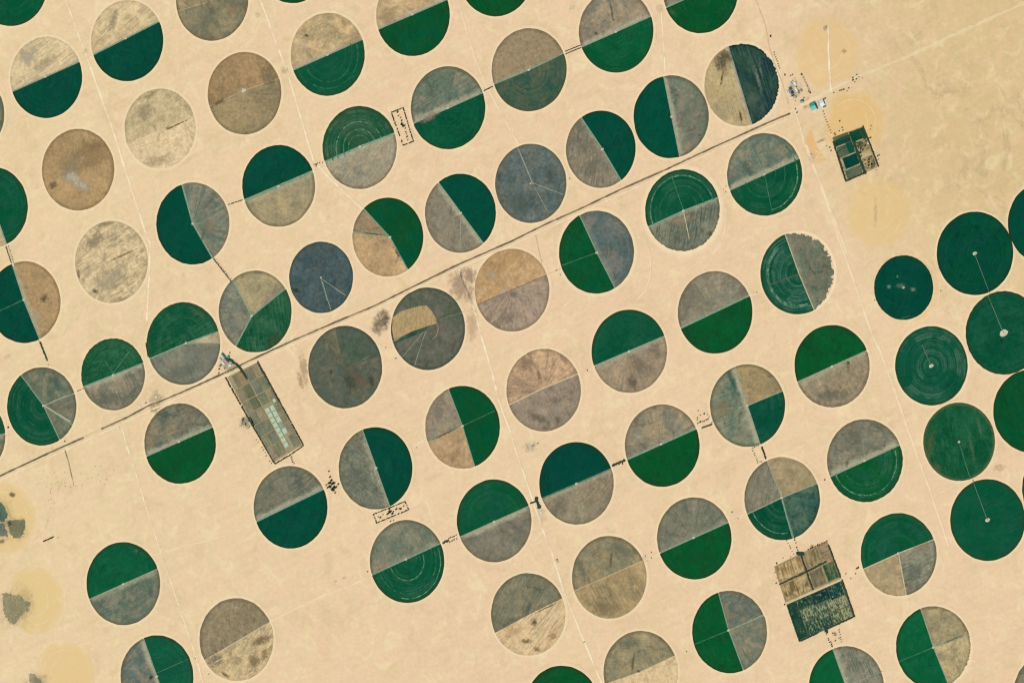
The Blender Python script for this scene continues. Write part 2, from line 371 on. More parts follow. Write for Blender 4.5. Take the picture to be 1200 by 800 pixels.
track('dirt_track', [(640, 322), (648, 319), (657, 315)], 9, TRKD)
track('dirt_track', [(627, 274), (633, 300), (638, 322)], 9, TRKD)
track('dirt_track', [(1094, 300), (1103, 330), (1100, 355), (1085, 372), (1066, 382)], 20, mat_track((244, 214, 160), 0.8))
track('dirt_track', [(1085, 586), (1100, 578), (1118, 569)], 9, TRKF)
track('dirt_track', [(746, 352), (757, 340), (763, 320), (762, 300), (756, 278)], 10, TRKF)
track('dirt_track', [(835, 298), (846, 285), (851, 262), (851, 240)], 11, TRKF)
track('dirt_track', [(660, 360), (676, 345), (690, 340)], 10, TRKF)
track('dirt_track', [(7, 289), (16, 312), (14, 310)][:2], 12, TRKF)
track('dirt_track', [(176, 283), (183, 283)], 12, TRKW)
for a_, b_, w_ in (((681, 436), (697, 428), 9), ((878, 346), (893, 340), 9), ((1015, 411), (1032, 404), 9), ((817, 501), (832, 495), 10), ((854, 611), (873, 602), 9), ((958, 566), (971, 559), 9), ((755, 656), (774, 647), 10), ((1054, 521), (1070, 514), 8), ((659, 700), (673, 693), 9), ((521, 636), (537, 629), 9), ((621, 592), (634, 585), 9), ((716, 549), (735, 539), 10), ((585, 482), (597, 476), 8), ((483, 520), (500, 513), 8),
                   ((96, 71), (108, 66), 9), ((187, 25), (206, 17), 8), ((369, 200), (382, 195), 8), ((464, 157), (483, 148), 9), ((425, 46), (441, 38), 8), ((567, 107), (577, 102), 12), ((842, 232), (855, 226), 9)):
    track('dirt_track', [a_, ((a_[0] + b_[0]) / 2 + 1.5, (a_[1] + b_[1]) / 2 + .8), b_], w_, TRKF)
# the paved road, dusted over with sand in places
ROADM, t_, b_ = new_mat('dusty asphalt')
pos_ = t_.n('ShaderNodeNewGeometry').outputs['Position']
t_.L(t_.mix(t_.ramp(t_.noise(pos_, 1 / 160, 5, 0.7), 0.4, 0.72), alb((104, 96, 78)), alb((168, 148, 114))), b_.inputs['Base Color'])
for px in ([(-8, 561), (0, 557.5), (50, 534), (98, 512.5)], [(119, 502.5), (151, 488), (158, 484)],
           [(158, 484), (172.5, 476), (190, 469.5), (230, 452), (265, 436), (302, 418), (341, 400), (392, 378), (440, 358), (488, 334), (535, 311), (600, 282.5), (640, 262.5), (677.5, 246), (730, 221), (779, 199.5), (825, 178), (870, 157.5), (900, 144), (926, 133)]):
    track('road', px, 16, ROADM, 0.3)
track('dirt_track', [(98, 512.5), (108, 507.5), (119, 502.5)], 11, TRKD)
track('dirt_track', [(-8, 566), (50, 539), (98, 517), (151, 492), (230, 456), (341, 404), (440, 362), (535, 315), (600, 287), (677, 250.5), (779, 204), (870, 162), (924, 139)], 14, TRKF)
track('dirt_track', [(76, 527), (80, 540), (83, 553), (86.5, 570)], 9, mat_track((112, 100, 76), 0.9, 0.8))

# ---------------------------------------------------------------- round fields
PADM = mat_plain('pale pad', (216, 212, 190), (196, 190, 166), 12)
WROAD = mat_plain('chalky service road', (164, 168, 144), (138, 146, 122), 40)
ARC = mat_plain('worn wheel track', (52, 110, 82), (8, 82, 56), 45, lo=.4, hi=.6)
ARCW = mat_plain('pale wheel track', (108, 144, 114), (34, 98, 68), 45, lo=.4, hi=.6)
ARCG = mat_plain('dull wheel track', (150, 146, 120), (128, 128, 106), 45)
SPOKE = mat_plain('faint path', (92, 132, 102), (50, 106, 78), 60)
SPOKEG = mat_plain('faint grey path', (168, 170, 148), (134, 142, 124), 50)
GROAD = mat_plain('grey green service road', (112, 150, 126), (146, 162, 138), 40)
SROAD = mat_plain('sandy service road', (214, 196, 158), (190, 176, 142), 40)
DROAD = mat_plain('dark service road', (92, 88, 70), (112, 106, 84), 40)
ARMM = mat_plain('galvanised steel', (150, 164, 148), (128, 146, 130), 20, 0.55, 0.4)
GFIELD = 'round pivot fields spread over the desert'
COUNT = [0]
def rim_pt(h, d, R):            # ray from h along unit d to circle |p|=R
    b = h.dot(d); c = h.dot(h) - R * R
    return h + d * (-b + math.sqrt(max(0.0, b * b - c)))
def prism_from_outline(pts, z0, z1):
    bm = bmesh.new()
    top = [bm.verts.new((p.x, p.y, z1)) for p in pts]
    bot = [bm.verts.new((p.x, p.y, z0)) for p in pts]
    n = len(pts)
    for i in range(n): bm.faces.new((bot[i], bot[(i + 1) % n], top[(i + 1) % n], top[i]))
    return bm, top
def wobble(seed):
    rr = random.Random(seed); k = [(rr.choice((3, 5, 8, 13, 21, 34)), rr.uniform(0, 6.28), rr.uniform(0.4, 1)) for _ in range(6)]
    return lambda a: sum(w_ * sin(n * a + ph) for n, ph, w_ in k) / 3.0
def piece_mesh(c0, R, hub, a0, a1, gap, z1, rag, seed):
    """slice of the disc seen from hub between directions a0..a1 (radians, anticlockwise)"""
    al = (a1 - a0) % (2 * pi)
    if al < 1e-4: al = 2 * pi
    wob = wobble(seed); rr = random.Random(seed)
    pts = []
    if al > 2 * pi - 1e-3:
        ths = [i / 160 * 2 * pi for i in range(160)]; h = None
    else:
        mid = a0 + al / 2
        h = hub + Vector((cos(mid), sin(mid))) * (gap / 2 / max(0.2, sin(al / 2)))
        p0 = rim_pt(h, Vector((cos(a0), sin(a0))), R); p1 = rim_pt(h, Vector((cos(a1), sin(a1))), R)
        t0 = atan2(p0.y, p0.x); t1 = atan2(p1.y, p1.x)
        dt = (t1 - t0) % (2 * pi); n = max(8, int(dt / (2 * pi) * 160))
        ths = [t0 + dt * i / n for i in range(n + 1)]
    for i, th in enumerate(ths):
        e = R * (0.006 * wob(th))
        if rag:
            k = sin(pi * i / (len(ths) - 1)) ** 0.6
            e -= rag * k * (0.25 + 0.75 * rr.random() ** 1.5)
        pts.append(Vector((cos(th), sin(th))) * (R + e))
    bm, top = prism_from_outline(([h] if h is not None else []) + pts, 0.05, z1)
    if h is not None:
        for i in range(1, len(top) - 1): bm.faces.new((top[0], top[i], top[i + 1]))
        bm.verts.ensure_lookup_table()
    else:
        bm.faces.new(top)
    return bm
def blob_mesh(rx, ry, ang, z, seed, jag=0.25, n=40):
    wob = wobble(seed); bm = bmesh.new(); vs = []
    for i in range(n):
        a = i / n * 2 * pi; k = 1 + jag * wob(a)
        x, y = rx * k * cos(a), ry * k * sin(a)
        vs.append(bm.verts.new((x * cos(ang) - y * sin(ang), x * sin(ang) + y * cos(ang), z)))
    bm.faces.new(vs); return bm
def poly_mesh(pts, z0, z1):
    bm, top = prism_from_outline(pts, z0, z1); bm.faces.new(top); return bm
def box(bm, cx, cy, z0, z1, lx, ly, ang=0.0):
    vs = []
    for z in (z0, z1):
        for sx, sy in ((-1, -1), (1, -1), (1, 1), (-1, 1)):
            x, y = sx * lx / 2, sy * ly / 2
            vs.append(bm.verts.new((cx + x * cos(ang) - y * sin(ang), cy + x * sin(ang) + y * cos(ang), z)))
    for f in ((3, 2, 1, 0), (4, 5, 6, 7), (0, 1, 5, 4), (1, 2, 6, 5), (2, 3, 7, 6), (3, 0, 4, 7)): bm.faces.new([vs[i] for i in f])

def k_green(pieces): return any(PAL[p[0]].get('tall') for p in pieces)
def field(c, ry, pieces, label, hub=None, roads=(), pad=True, arms=(), patches=(), margin=(0.5, 1.09), gap=15, rmat=None, cat='field', padr=13, arcs=()):
    """c, hub, and rim points in photo pixels.  pieces: (palette, from_px, to_px, overrides) running clockwise on the photo"""
    COUNT[0] += 1; k = COUNT[0]
    O = P(*c); R = ry * mpp(*c)
    loc2 = lambda q: (P(*q) - O).xy
    root = tag(empty('round_field', O), label, cat, GFIELD)
    root['group'] = GFIELD
    H = loc2(hub) if hub else Vector((0, 0))
    # sandy margin swept by the arm's end
    bm = bmesh.new(); z = 0.25 + (k % 6) * 0.06; ra, rb = R * 0.97, R * margin[1]; prev = first = None
    for i in range(97):
        a = i / 96 * 2 * pi
        v = (bm.verts.new((ra * cos(a), ra * sin(a), z)), bm.verts.new((rb * cos(a), rb * sin(a), z))) if i < 96 else first
        if prev: bm.faces.new((prev[0], prev[1], v[1], v[0]))
        else: first = v
        prev = v
    mesh_obj('sand_margin', bm, mat_sand_ring(R, R, rb, (248, 232, 196), margin[0]), root)
    for j, pc in enumerate(pieces):
        kind, e1, e2 = pc[0], pc[1], pc[2]; ov = dict(pc[3]) if len(pc) > 3 else {}
        rag = ov.pop('rag', 0); nm = ov.pop('name', None); hb = ov.pop('hub', None); g = ov.pop('gap', gap); lab = ov.pop('label', None)
        hh = loc2(hb) if hb else H
        tall = PAL[kind].get('tall')
        if e1 is None: a0 = a1 = 0.0
        else:
            d1, d2 = loc2(e1) - hh, loc2(e2) - hh
            a1, a0 = atan2(d1.y, d1.x), atan2(d2.y, d2.x)      # clockwise on the photo = from e2 to e1 anticlockwise
        bm = piece_mesh(O, R, hh, a0, a1, g, 2.6 if tall else 1.5, rag, k * 31 + j)
        line = None
        if e1 is not None and abs((a1 - a0) % (2 * pi) - pi) < .35:
            am = a0 + ((a1 - a0) % (2 * pi)) / 2; line = (cos(am), sin(am), hh.dot(Vector((cos(am), sin(am)))))
            if not tall and any(PAL[p[0]].get('tall') for p in pieces): ov.setdefault('marg', .5 + .3 * ((k * 7) % 3 - 1))
        mesh_obj(nm or ('green_crop' if tall else 'fallow_ground'), bm, field_mat(kind, R, line, **ov), root)
    if pieces[0][1] is not None and gap > 3 and rmat is not False:
        ends = []
        for pc in pieces:
            if len(pc) > 3 and 'hub' in pc[3]: continue
            for e in (pc[1], pc[2]):
                if all((Vector(e) - Vector(f)).length > 4 for f in ends): ends.append(e)
        mat = rmat or (WROAD if k % 3 else GROAD)
        for i, e in enumerate(ends):
            d = (loc2(e) - H).normalized(); q = rim_pt(H, d, R * 0.995)
            mesh_obj('service_road', strip_bm([H.to_3d(), q.to_3d()], gap + 1, 0.2, 0.9 + 0.1 * i), mat, root)
    def on_crop(q):
        for pc in pieces:
            hb = pc[3].get('hub') if len(pc) > 3 else None; hh = loc2(hb) if hb else H; v = q - hh
            if pc[1] is None: return bool(PAL[pc[0]].get('tall'))
            d1, d2 = loc2(pc[1]) - hh, loc2(pc[2]) - hh
            a1, a0, av = atan2(d1.y, d1.x), atan2(d2.y, d2.x), atan2(v.y, v.x)
            if (av - a0) % (2 * pi) <= (a1 - a0) % (2 * pi): return bool(PAL[pc[0]].get('tall'))
        return False
    for i, ac in enumerate(arcs):           # pale rings worn by the wheels: (share of R, from px, to px clockwise, width m)
        b0, b1 = loc2(ac[1]), loc2(ac[2]); t1, t0 = atan2(b0.y, b0.x), atan2(b1.y, b1.x); dt = (t1 - t0) % (2 * pi); n = max(6, int(dt * 26)); wv = wobble(k * 5 + i)
        pts = [Vector((cos(t0 + dt * q / n), sin(t0 + dt * q / n), 0)) * R * (ac[0] + .006 * wv(t0 + dt * q / n)) for q in range(n + 1)]
        mesh_obj('wheel_track', strip_bm(pts, ac[3] * .85, .6, 2.75 + .05 * i), ac[4] if len(ac) > 4 else ARC, root)
    for i, rd in enumerate(roads):          # extra pale spokes: (px points, width, material)
        mesh_obj('service_road', strip_bm([loc2(q).to_3d() for q in rd[0]], rd[1], 0.3, 3.0 + 0.1 * i), rd[2] if len(rd) > 2 else (SPOKE if on_crop((loc2(rd[0][0]) + loc2(rd[0][-1])) / 2) else SPOKEG), root)
    for i, e in enumerate(arms):            # the irrigation arm: a long pipe carried by wheeled towers
        d = (loc2(e) - H); Lr = d.length; d.normalize(); bm = bmesh.new(); a = atan2(d.y, d.x)
        m_ = H + d * Lr / 2; box(bm, m_.x, m_.y, 5.4, 6.6, Lr, 2.4, a)
        arm_o = mesh_obj('irrigation_arm', bm, ARMM, root); n = int(Lr / 52)
        for q in range(1, n + 1):
            bm = bmesh.new(); t_ = H + d * (q * Lr / n); box(bm, t_.x, t_.y, 1.9, 5.4, 1.2, 6.5, a)
            for s in (-1, 1): box(bm, t_.x - s * d.y * 3.0, t_.y + s * d.x * 3.0, 0.2, 1.95, 2.0, 0.9, a)
            mesh_obj('wheel_tower', bm, ARMM, arm_o)
    if pad:
        bm = blob_mesh(padr * 1.15, padr * .8, .4, 3.4, k, 0.22, 24); p_ = mesh_obj('pivot_pad', bm, PADM, root, (H.x, H.y, 0))
        bm = bmesh.new(); box(bm, 0, 0, 0.0, 9.5, 3.2, 3.2, 0.4); mesh_obj('pivot_tower', bm, ARMM, p_)
    for i, pt in enumerate(patches):        # (px centre, rx px, ry px, angle deg, colour1, colour2, cover)
        q = loc2(pt[0]); s = mpp(*pt[0]); rx, ry_ = pt[1] * s, pt[2] * s
        patch_obj(pt[7] if len(pt) > 7 else 'bare_patch', rx, ry_, pt[3], pt[4], pt[5], pt[6], root, (q.x, q.y, (3.1 if on_crop(q) else 1.75) + 0.09 * i), k * 77 + i, (O, R))
    return root
def halves(c, ry, e1, e2, A, B, label, hub=None, oa=None, ob=None, **kw):
    if hub is None:
        a, b = Vector(e1), Vector(e2); d = (b - a).normalized(); m = a + d * (Vector(c) - a).dot(d); hub = (m.x, m.y)
    return field(c, ry, [(A, e1, e2, oa or {}), (B, e2, e1, ob or {})], label, hub, **kw)
def whole(c, ry, A, label, oa=None, **kw):
    return field(c, ry, [(A, None, None, oa or {})], label, c, **kw)

ASH, ASH2 = (120, 112, 92), (146, 132, 106)
INK, INK2 = (60, 66, 52), (84, 84, 66)
SALT, SALT2 = (216, 206, 184), (196, 186, 162)
PAPER, PAPER2 = (232, 212, 172), (222, 200, 158)

#FIELDS
# ---- top row and upper left
whole((13, -17), 48, 'green', 'all green round field cut off by the top left corner of the view', pad=False)
halves((54, 91), 47.5, (15, 107), (96, 71), 'ghost', 'deep', 'round field at upper left, pale bleached upper half over deep green lower half, left of the dirt track', oa=dict(sa=30, A=(224, 202, 160), B=(190, 176, 142), rimamt=.25, marg=.25),
       patches=[((33, 66), 16, 12, 30, (176, 176, 160), (196, 190, 166), .42), ((52, 74), 22, 7, 28, (158, 152, 124), (186, 174, 140), .35)])
halves((149, 48), 47.5, (107, 65.5), (187, 25), 'sandy', 'deep', 'round field just right of the upper left dirt track, tan upper half and deep green lower half', oa=dict(sa=40, A=(226, 202, 158), B=(208, 184, 142), rimamt=.25, marg=.2),
       patches=[((133, 24), 6, 18, -20, (140, 136, 116), (176, 164, 134), .4)])
field((248.5, 0.5), 47.5, [('olive', (216, 11), (242, -8), dict(hub=(240, 4))), ('olive', (242, -8), (216, 11), dict(A=(150, 140, 108), B=(122, 120, 98), hub=(240, 4)))],
      'olive brown fallow round field cut by the top edge, with a grey green stain at its foot', pad=False, gap=3,
      patches=[((241, 30), 7, 17, -15, (116, 124, 104), (140, 138, 112), .45), ((272, 12), 6, 8, 0, (190, 150, 122), (170, 140, 112), .4)])
halves((286.5, 109.5), 48.3, (246, 124.5), (327, 92), 'brown', 'drab', 'brown ploughed round field with a pale mound at its centre, right of the bleached field', hub=(286, 106), padr=22, gap=4, rmat=False, oa=dict(ring=.6), ob=dict(A=(156, 138, 100), B=(138, 126, 96), ring=.3),
       patches=[((283, 108), 13, 12, 0, (206, 190, 152), (190, 168, 124), .42), ((256, 120), 13, 3.5, 20, (96, 82, 58), (124, 106, 76), .5), ((314, 88), 12, 20, 20, (126, 118, 96), (140, 126, 98), .4)])
halves((187.5, 151), 46.8, (147, 170), (228, 135), 'ghost', 'ghost', 'bleached tan round field streaked with faint grey, crossed by one thin dark line', gap=4, rmat=False, pad=False, oa=dict(A=(212, 191, 149), B=(178, 164, 128), lo=.42, sa=34), ob=dict(sa=20, A=(230, 205, 164), B=(206, 186, 146), rimamt=.1),
       patches=[((208, 146), 21, 1.4, 23, (92, 80, 56), (120, 104, 76), .6), ((197, 150), 5, 3, 20, (90, 84, 64), (120, 108, 84), .4), ((186, 188), 30, 7, 10, (170, 160, 130), (186, 172, 138), .3), ((168, 134), 16, 12, 30, (160, 148, 114), (184, 166, 130), .36), ((176, 112), 12, 4, 30, (140, 132, 104), (170, 156, 122), .4)])
whole((91.5, 199), 47.8, 'brown', 'brown tan fallow round field with a spilled white salt patch below its centre', dict(A=(186, 156, 112), B=(168, 144, 106), ring=.2), pad=False,
      patches=[((88, 211), 20, 10, -40, SALT, SALT2, .9), ((82, 205), 12, 10, 0, SALT, SALT2, .8), ((98, 218), 12, 6, -50, SALT, SALT2, .8), ((104, 172), 26, 12, 20, (140, 118, 86), (156, 132, 96), .34), ((62, 217), 9, 5, 25, (92, 84, 66), (128, 112, 86), .45), ((84, 194), 24, 16, 10, (150, 138, 112), (170, 152, 120), .38), ((110, 186), 22, 14, 20, (158, 132, 96), (176, 150, 110), .4)])
whole((-37.5, 134), 48, 'slate', 'grey green round field of which only a sliver shows at the upper left edge', pad=False)
whole((343.5, -44), 48, 'bright', 'green round field of which only a thin cap shows at the top edge', pad=False)
halves((384, 64), 48.5, (344, 82), (425, 46), 'sandy', 'green', 'round field with sandy upper half and dark green ringed lower half beside the second dirt track', oa=dict(A=(208, 180, 136), B=(190, 164, 122), ring=.5, sa=60), ob=dict(ring=.28, rw=34), arcs=[(.82, (423, 48), (366, 100), 14), (.66, (412, 50), (360, 82), 9)],
       patches=[((354, 54), 9, 14, 20, SALT, SALT2, .25), ((360, 42), 4, 2, 0, INK, INK2, .35), ((415, 44), 10, 20, -40, (176, 156, 122), (190, 166, 126), .35)])
halves((484, 18), 48, (444, 34), (523, 0), 'tan', 'bright', 'round field at the top middle with pinkish tan wedge above and plain green half below', oa=dict(A=(208, 182, 140), ring=.14), ob=dict(A=(0, 80, 50), ring=.14),
       patches=[((455, 20), 14, 12, -20, (170, 152, 116), (186, 164, 124), .45)])
whole((581, -28.5), 48, 'bright', 'plain green round field cut by the top edge, between two half green ones', dict(ring=.14), pad=False)
field((421.5, 173), 48.4, [('ringed', (381, 190), (464, 156), dict(A=(4, 80, 52), B=(48, 86, 60), C=(92, 124, 98), ring=.7)), ('grey', (464, 156), (381, 190), dict(A=(178, 166, 138), B=(156, 152, 132), sa=50))],
      'round field with bold pale rings in its green upper half and pale grey lower half', (422, 172), rmat=GROAD, gap=20, arcs=[(.63, (396, 188), (448, 160), 12, ARCW), (.44, (404, 184), (440, 164), 10, ARCW), (.30, (409, 179), (436, 166), 8, ARCW), (.78, (388, 190), (459, 157), 9)])
halves((525, 126.5), 48.5, (486, 144), (567, 108), 'slate', 'ringed', 'round field with slate blue upper half and mottled green lower half, right of the dotted tree rectangle', oa=dict(A=(104, 120, 102), B=(146, 138, 118), bs=260, sa=30), ob=dict(ring=.3, C=(44, 104, 76), B=(12, 86, 58), fine=.45),
       patches=[((503, 138), 16, 5, 25, (170, 146, 128), (156, 140, 122), .4)])
halves((620, 82), 48.6, (578, 99), (661, 62), 'drab', 'mixed', 'round field with plain brown upper half and dull grey green ringed lower half', oa=dict(A=(156, 138, 108), B=(148, 132, 104), sa=20), hub=(620, 82),
       patches=[((648, 65), 22, 3.5, 22, (196, 168, 132), (180, 156, 124), .45)])
halves((326.5, 218), 47.8, (287, 235), (367, 201), 'deep', 'olive', 'round field with dark green upper half and pale olive lower half, left of the bold ringed field', ob=dict(A=(176, 160, 122), B=(156, 148, 120), sa=-20), gap=26, rmat=mat_plain('sage strip', (112, 146, 118), (150, 158, 132), 60), oa=dict(ring=.25))
halves((722, 37), 48.3, (682, 55), (763, 19), 'grey', 'green', 'round field with pinkish grey streaked upper half and green lower half at the top right of centre', oa=dict(A=(168, 152, 124), B=(140, 132, 114), sa=24, streak=.6), ob=dict(ring=.3, A=(2, 82, 48), B=(6, 90, 52)),
       patches=[((717, 14), 1.6, 17, 12, (78, 86, 66), (100, 98, 84), .6, 'dark_track'), ((698, 39), 4, 2, -20, INK, INK2, .5), ((694, 12), 14, 6, 25, (128, 138, 132), (142, 140, 124), .35)])
field((821, -9), 48.2, [('bright', (862, -26), (779.5, 9.5), dict(fine=.35)), ('sage', (779.5, 9.5), (862, -26))], 'green round field cut by the top edge, with a small grey corner at its upper left', (821, -9), pad=False,
      patches=[((788, 15), 9, 4, -35, (90, 128, 88), (70, 112, 74), .35)])
halves((869.5, 99.5), 48.5, (853.5, 54.5), (881, 145), 'ink', 'sandy', 'round field beside the settlement, ink blue right half and tan left half with dark streaks', oa=dict(rag=26, A=(26, 58, 60), B=(44, 78, 64)), ob=dict(A=(196, 174, 128), B=(180, 160, 120), sa=-75), gap=12, pad=False,
       patches=[((846, 73), 17, 12, -70, (50, 56, 46), (90, 88, 68), .40), ((852, 66), 10, 10, 0, (58, 62, 50), (96, 92, 70), .36), ((846, 92), 2, 10, -10, INK, INK2, .5), ((868, 137), 2, 10, 12, INK, INK2, .5), ((888, 92), 3, 24, 18, (140, 150, 132), (100, 120, 108), .55), ((884, 118), 12, 20, 30, (112, 130, 116), (76, 102, 84), .45), ((892, 84), 2, 14, 14, (130, 144, 126), (100, 118, 106), .5), ((872, 76), 6, 14, 10, (60, 98, 82), (50, 86, 72), .4)])
halves((786.5, 137), 48.5, (778, 90), (797, 185), 'slate', 'deep', 'round field against the paved road with deep green left half and cloudy grey right half', oa=dict(A=(140, 132, 114), B=(110, 124, 106), bs=230, streak=.2), ob=dict(ring=.14, fine=.18, A=(0, 72, 54), B=(0, 76, 58)),
       patches=[((798, 122), 8, 20, -8, (196, 182, 154), (170, 160, 140), .3), ((805, 172), 12, 7, 40, (192, 168, 132), (170, 152, 124), .4)])
halves((704, 175), 45.2, (681, 138), (728, 212), 'deep', 'grey', 'round field with green upper right half and grey brown lower left half, above the paved road', hub=(706, 175), ob=dict(A=(150, 136, 114), B=(126, 124, 108), bs=200), oa=dict(ring=.14),
       patches=[((694, 197), 22, 8, 60, (118, 122, 108), (138, 130, 112), .4)])
whole((622, 215), 46.3, 'blue', 'all slate blue round field with pale spokes, above the road near the middle', dict(A=(88, 105, 106), B=(112, 117, 109), ring=.35, rw=14, fine=.5),
      roads=[([(624, 214), (660, 228)], 7), ([(624, 214), (643, 250)], 6), ([(624, 214), (607, 173)], 11)], patches=[((645, 205), 9, 15, 20, (70, 94, 92), (84, 104, 96), .4), ((612, 240), 24, 14, 20, (82, 106, 90), (100, 114, 94), .35)], padr=9)
halves((539.5, 250), 46.2, (514.5, 215.5), (566, 285), 'deep', 'grey', 'round field with green upper right half and grey lower left half touching the slate spoked field', oa=dict(ring=.14, A=(0, 76, 56)), ob=dict(A=(146, 138, 116), B=(134, 128, 110), sa=75), gap=17,
       roads=[([(540, 252), (539.5, 294)], 8)])
field((454.5, 278), 46.2, [('bright', (427.5, 246), (478, 316), dict(A=(0, 78, 50), ring=.14)), ('tan', (478, 316), (414, 272), dict(A=(204, 172, 128), B=(188, 158, 118), sa=60)), ('drab', (414, 272), (427.5, 246), dict(A=(162, 142, 110)))],
      'round field with green right half and sandy left half split by a short dark line', (457, 278), gap=12, patches=[((436, 274), 17, 1.2, -6, INK, INK2, .55), ((466, 297), 2.5, 10, 30, INK, INK2, .4)])
whole((376.3, 325), 41.8, 'dark', 'small all slate dark round field with two pale spokes, left of the paved road', dict(A=(70, 91, 96), B=(86, 98, 98), fine=.55), roads=[([(376, 326), (405, 346)], 7), ([(376, 326), (388, 363)], 7), ([(378, 330), (384, 352)], 12, GROAD)],
      patches=[((347, 340), 7, 3, -20, (34, 48, 46), (50, 66, 50), .5)], padr=9)
field((299, 365), 47.8, [('olive', (272, 327), (337, 336), dict(A=(178, 162, 124), B=(160, 150, 118), ring=.25)), ('patchy', (337, 336), (276, 406), dict(A=(4, 78, 50), B=(44, 94, 64), streak=.4, sa=100)), ('slate', (276, 406), (272, 327), dict(A=(128, 130, 114), B=(144, 140, 120)))],
      'round field cut in three, olive top, grey left and dark green lower right, touching the road above the greenhouses', (295, 370), gap=16, rmat=GROAD, patches=[((318, 350), 24, 7, 45, (176, 174, 150), (160, 160, 134), .4), ((320, 398), 13, 8, 30, (96, 84, 50), (70, 96, 58), .32)])
field((226, 262), 48, [('mauve', (213.5, 217), (249, 302), dict(A=(148, 138, 118), B=(118, 124, 112), C=(96, 116, 102), radial=.8)), ('deep', (249, 302), (213.5, 217), dict(ring=.14))], 'round field with plain green left half and right half rayed in grey and blue', (226, 262), gap=18,
      patches=[((245, 236), 5, 20, -48, (96, 118, 106), (120, 128, 118), .35), ((238, 276), 3, 20, -20, (90, 108, 92), (120, 124, 110), .35), ((246, 266), 11, 10, 0, (164, 146, 120), (150, 138, 116), .4)])
halves((-9.5, 243), 47.5, (-24, 198), (9, 290), 'green', 'sandy', 'green round field half out of view at the left edge, above a green and tan one', oa=dict(C=(52, 120, 90), ring=.2), ob=dict(), pad=False)
halves((28.5, 354), 47.8, (14.5, 309), (47.5, 399), 'brown', 'deep', 'round field at the left edge, deep green left half and smooth brown right half with a dark spot', hub=(28, 351), oa=dict(A=(180, 150, 108), B=(172, 146, 108), rw=14, ring=.3), gap=19, ob=dict(ring=.12),
       patches=[((52, 350), 7, 5, 30, (70, 64, 46), (100, 88, 64), .45), ((44, 371), 7, 12, 10, SALT, (190, 176, 146), .3), ((45, 358), 1.5, 1.5, 0, INK, INK2, .7)], roads=[([(28, 351), (0, 364)], 8)])
whole((130.5, 307), 48, 'ghost', 'very pale bleached round field with faint grey smears, left of the dirt track fork', dict(A=(226, 202, 160), B=(186, 168, 134), sa=28, lo=.42, hi=.66), pad=False,
      patches=[((112, 282), 26, 8, 24, (150, 140, 112), (176, 162, 128), .38), ((144, 299), 26, 1.5, 22, (110, 100, 76), (146, 130, 98), .5), ((112, 341), 5, 3, -15, (70, 66, 50), (100, 92, 70), .55), ((92, 322), 3, 8, 0, (120, 104, 78), (150, 130, 96), .45), ((130, 325), 26, 14, 20, (176, 170, 140), (192, 182, 150), .42), ((146, 352), 18, 5, 10, (140, 132, 100), (170, 156, 120), .4), ((122, 262), 14, 5, 10, (146, 136, 108), (166, 152, 118), .4)])
field((215, 402.5), 48.3, [('patchy', (175, 420.5), (257, 388), dict(A=(4, 78, 50), B=(20, 88, 60))), ('slate', (256, 402), (175, 420.5), dict(A=(124, 126, 112), B=(138, 134, 116))), ('sandy', (257, 388), (256, 402), dict(A=(196, 176, 140), B=(170, 158, 128)))],
      'round field with green upper half, grey lower half and a thin sandy wedge pointing right', (218, 402), gap=13, rmat=GROAD, patches=[((231, 366), 16, 5, -30, (110, 136, 104), (90, 124, 90), .25), ((212, 436), 26, 10, 15, (100, 118, 100), (120, 126, 114), .35)])
halves((132.5, 438.5), 42, (97, 453.5), (169, 425), 'patchy', 'grey', 'smaller round field with patchy green upper half and brownish grey lower half, near the left', oa=dict(A=(2, 78, 48), B=(40, 98, 66)), ob=dict(A=(152, 142, 116), B=(122, 124, 108)), gap=13, rmat=GROAD,
       roads=[([(133, 437), (152, 411)], 8), ([(133, 437), (122, 422)], 5)], patches=[((128, 468), 28, 9, 5, (104, 116, 104), (124, 126, 110), .38)])
field((49, 476), 45.8, [('slate', (25, 440), (79, 464), dict(B=(140, 134, 112))), ('slate', (79, 464), (84, 497), dict(A=(108, 116, 96))), ('slate', (84, 497), (69.5, 514)), ('ringed', (69.5, 514), (25, 440), dict(ring=.35, B=(8, 84, 58)))],
      'round field at lower left with dark green left side and grey right side cut by pale spokes', (51, 475), gap=12, roads=[([(52, 475), (83, 494)], 9, SROAD), ([(52, 475), (78, 463)], 12)], patches=[((66, 448), 5, 12, 20, (74, 98, 102), (90, 110, 102), .45)])
halves((-34, 511), 45.5, (-72, 525), (5, 508.5), 'patchy', 'sage', 'sliver of a green and grey round field at the lower left edge', pad=False)
halves((211, 519.5), 47, (172, 534), (250, 499.5), 'sage', 'bright', 'round field below the road with streaked grey upper half and plain green lower half', oa=dict(A=(116, 122, 106), B=(146, 134, 108), sa=20, streak=.6), ob=dict(A=(2, 84, 44)),
       patches=[((192, 488), 9, 11, 50, (64, 94, 82), (90, 110, 92), .42), ((176, 515), 9, 11, 20, (176, 152, 116), (160, 146, 116), .42)])
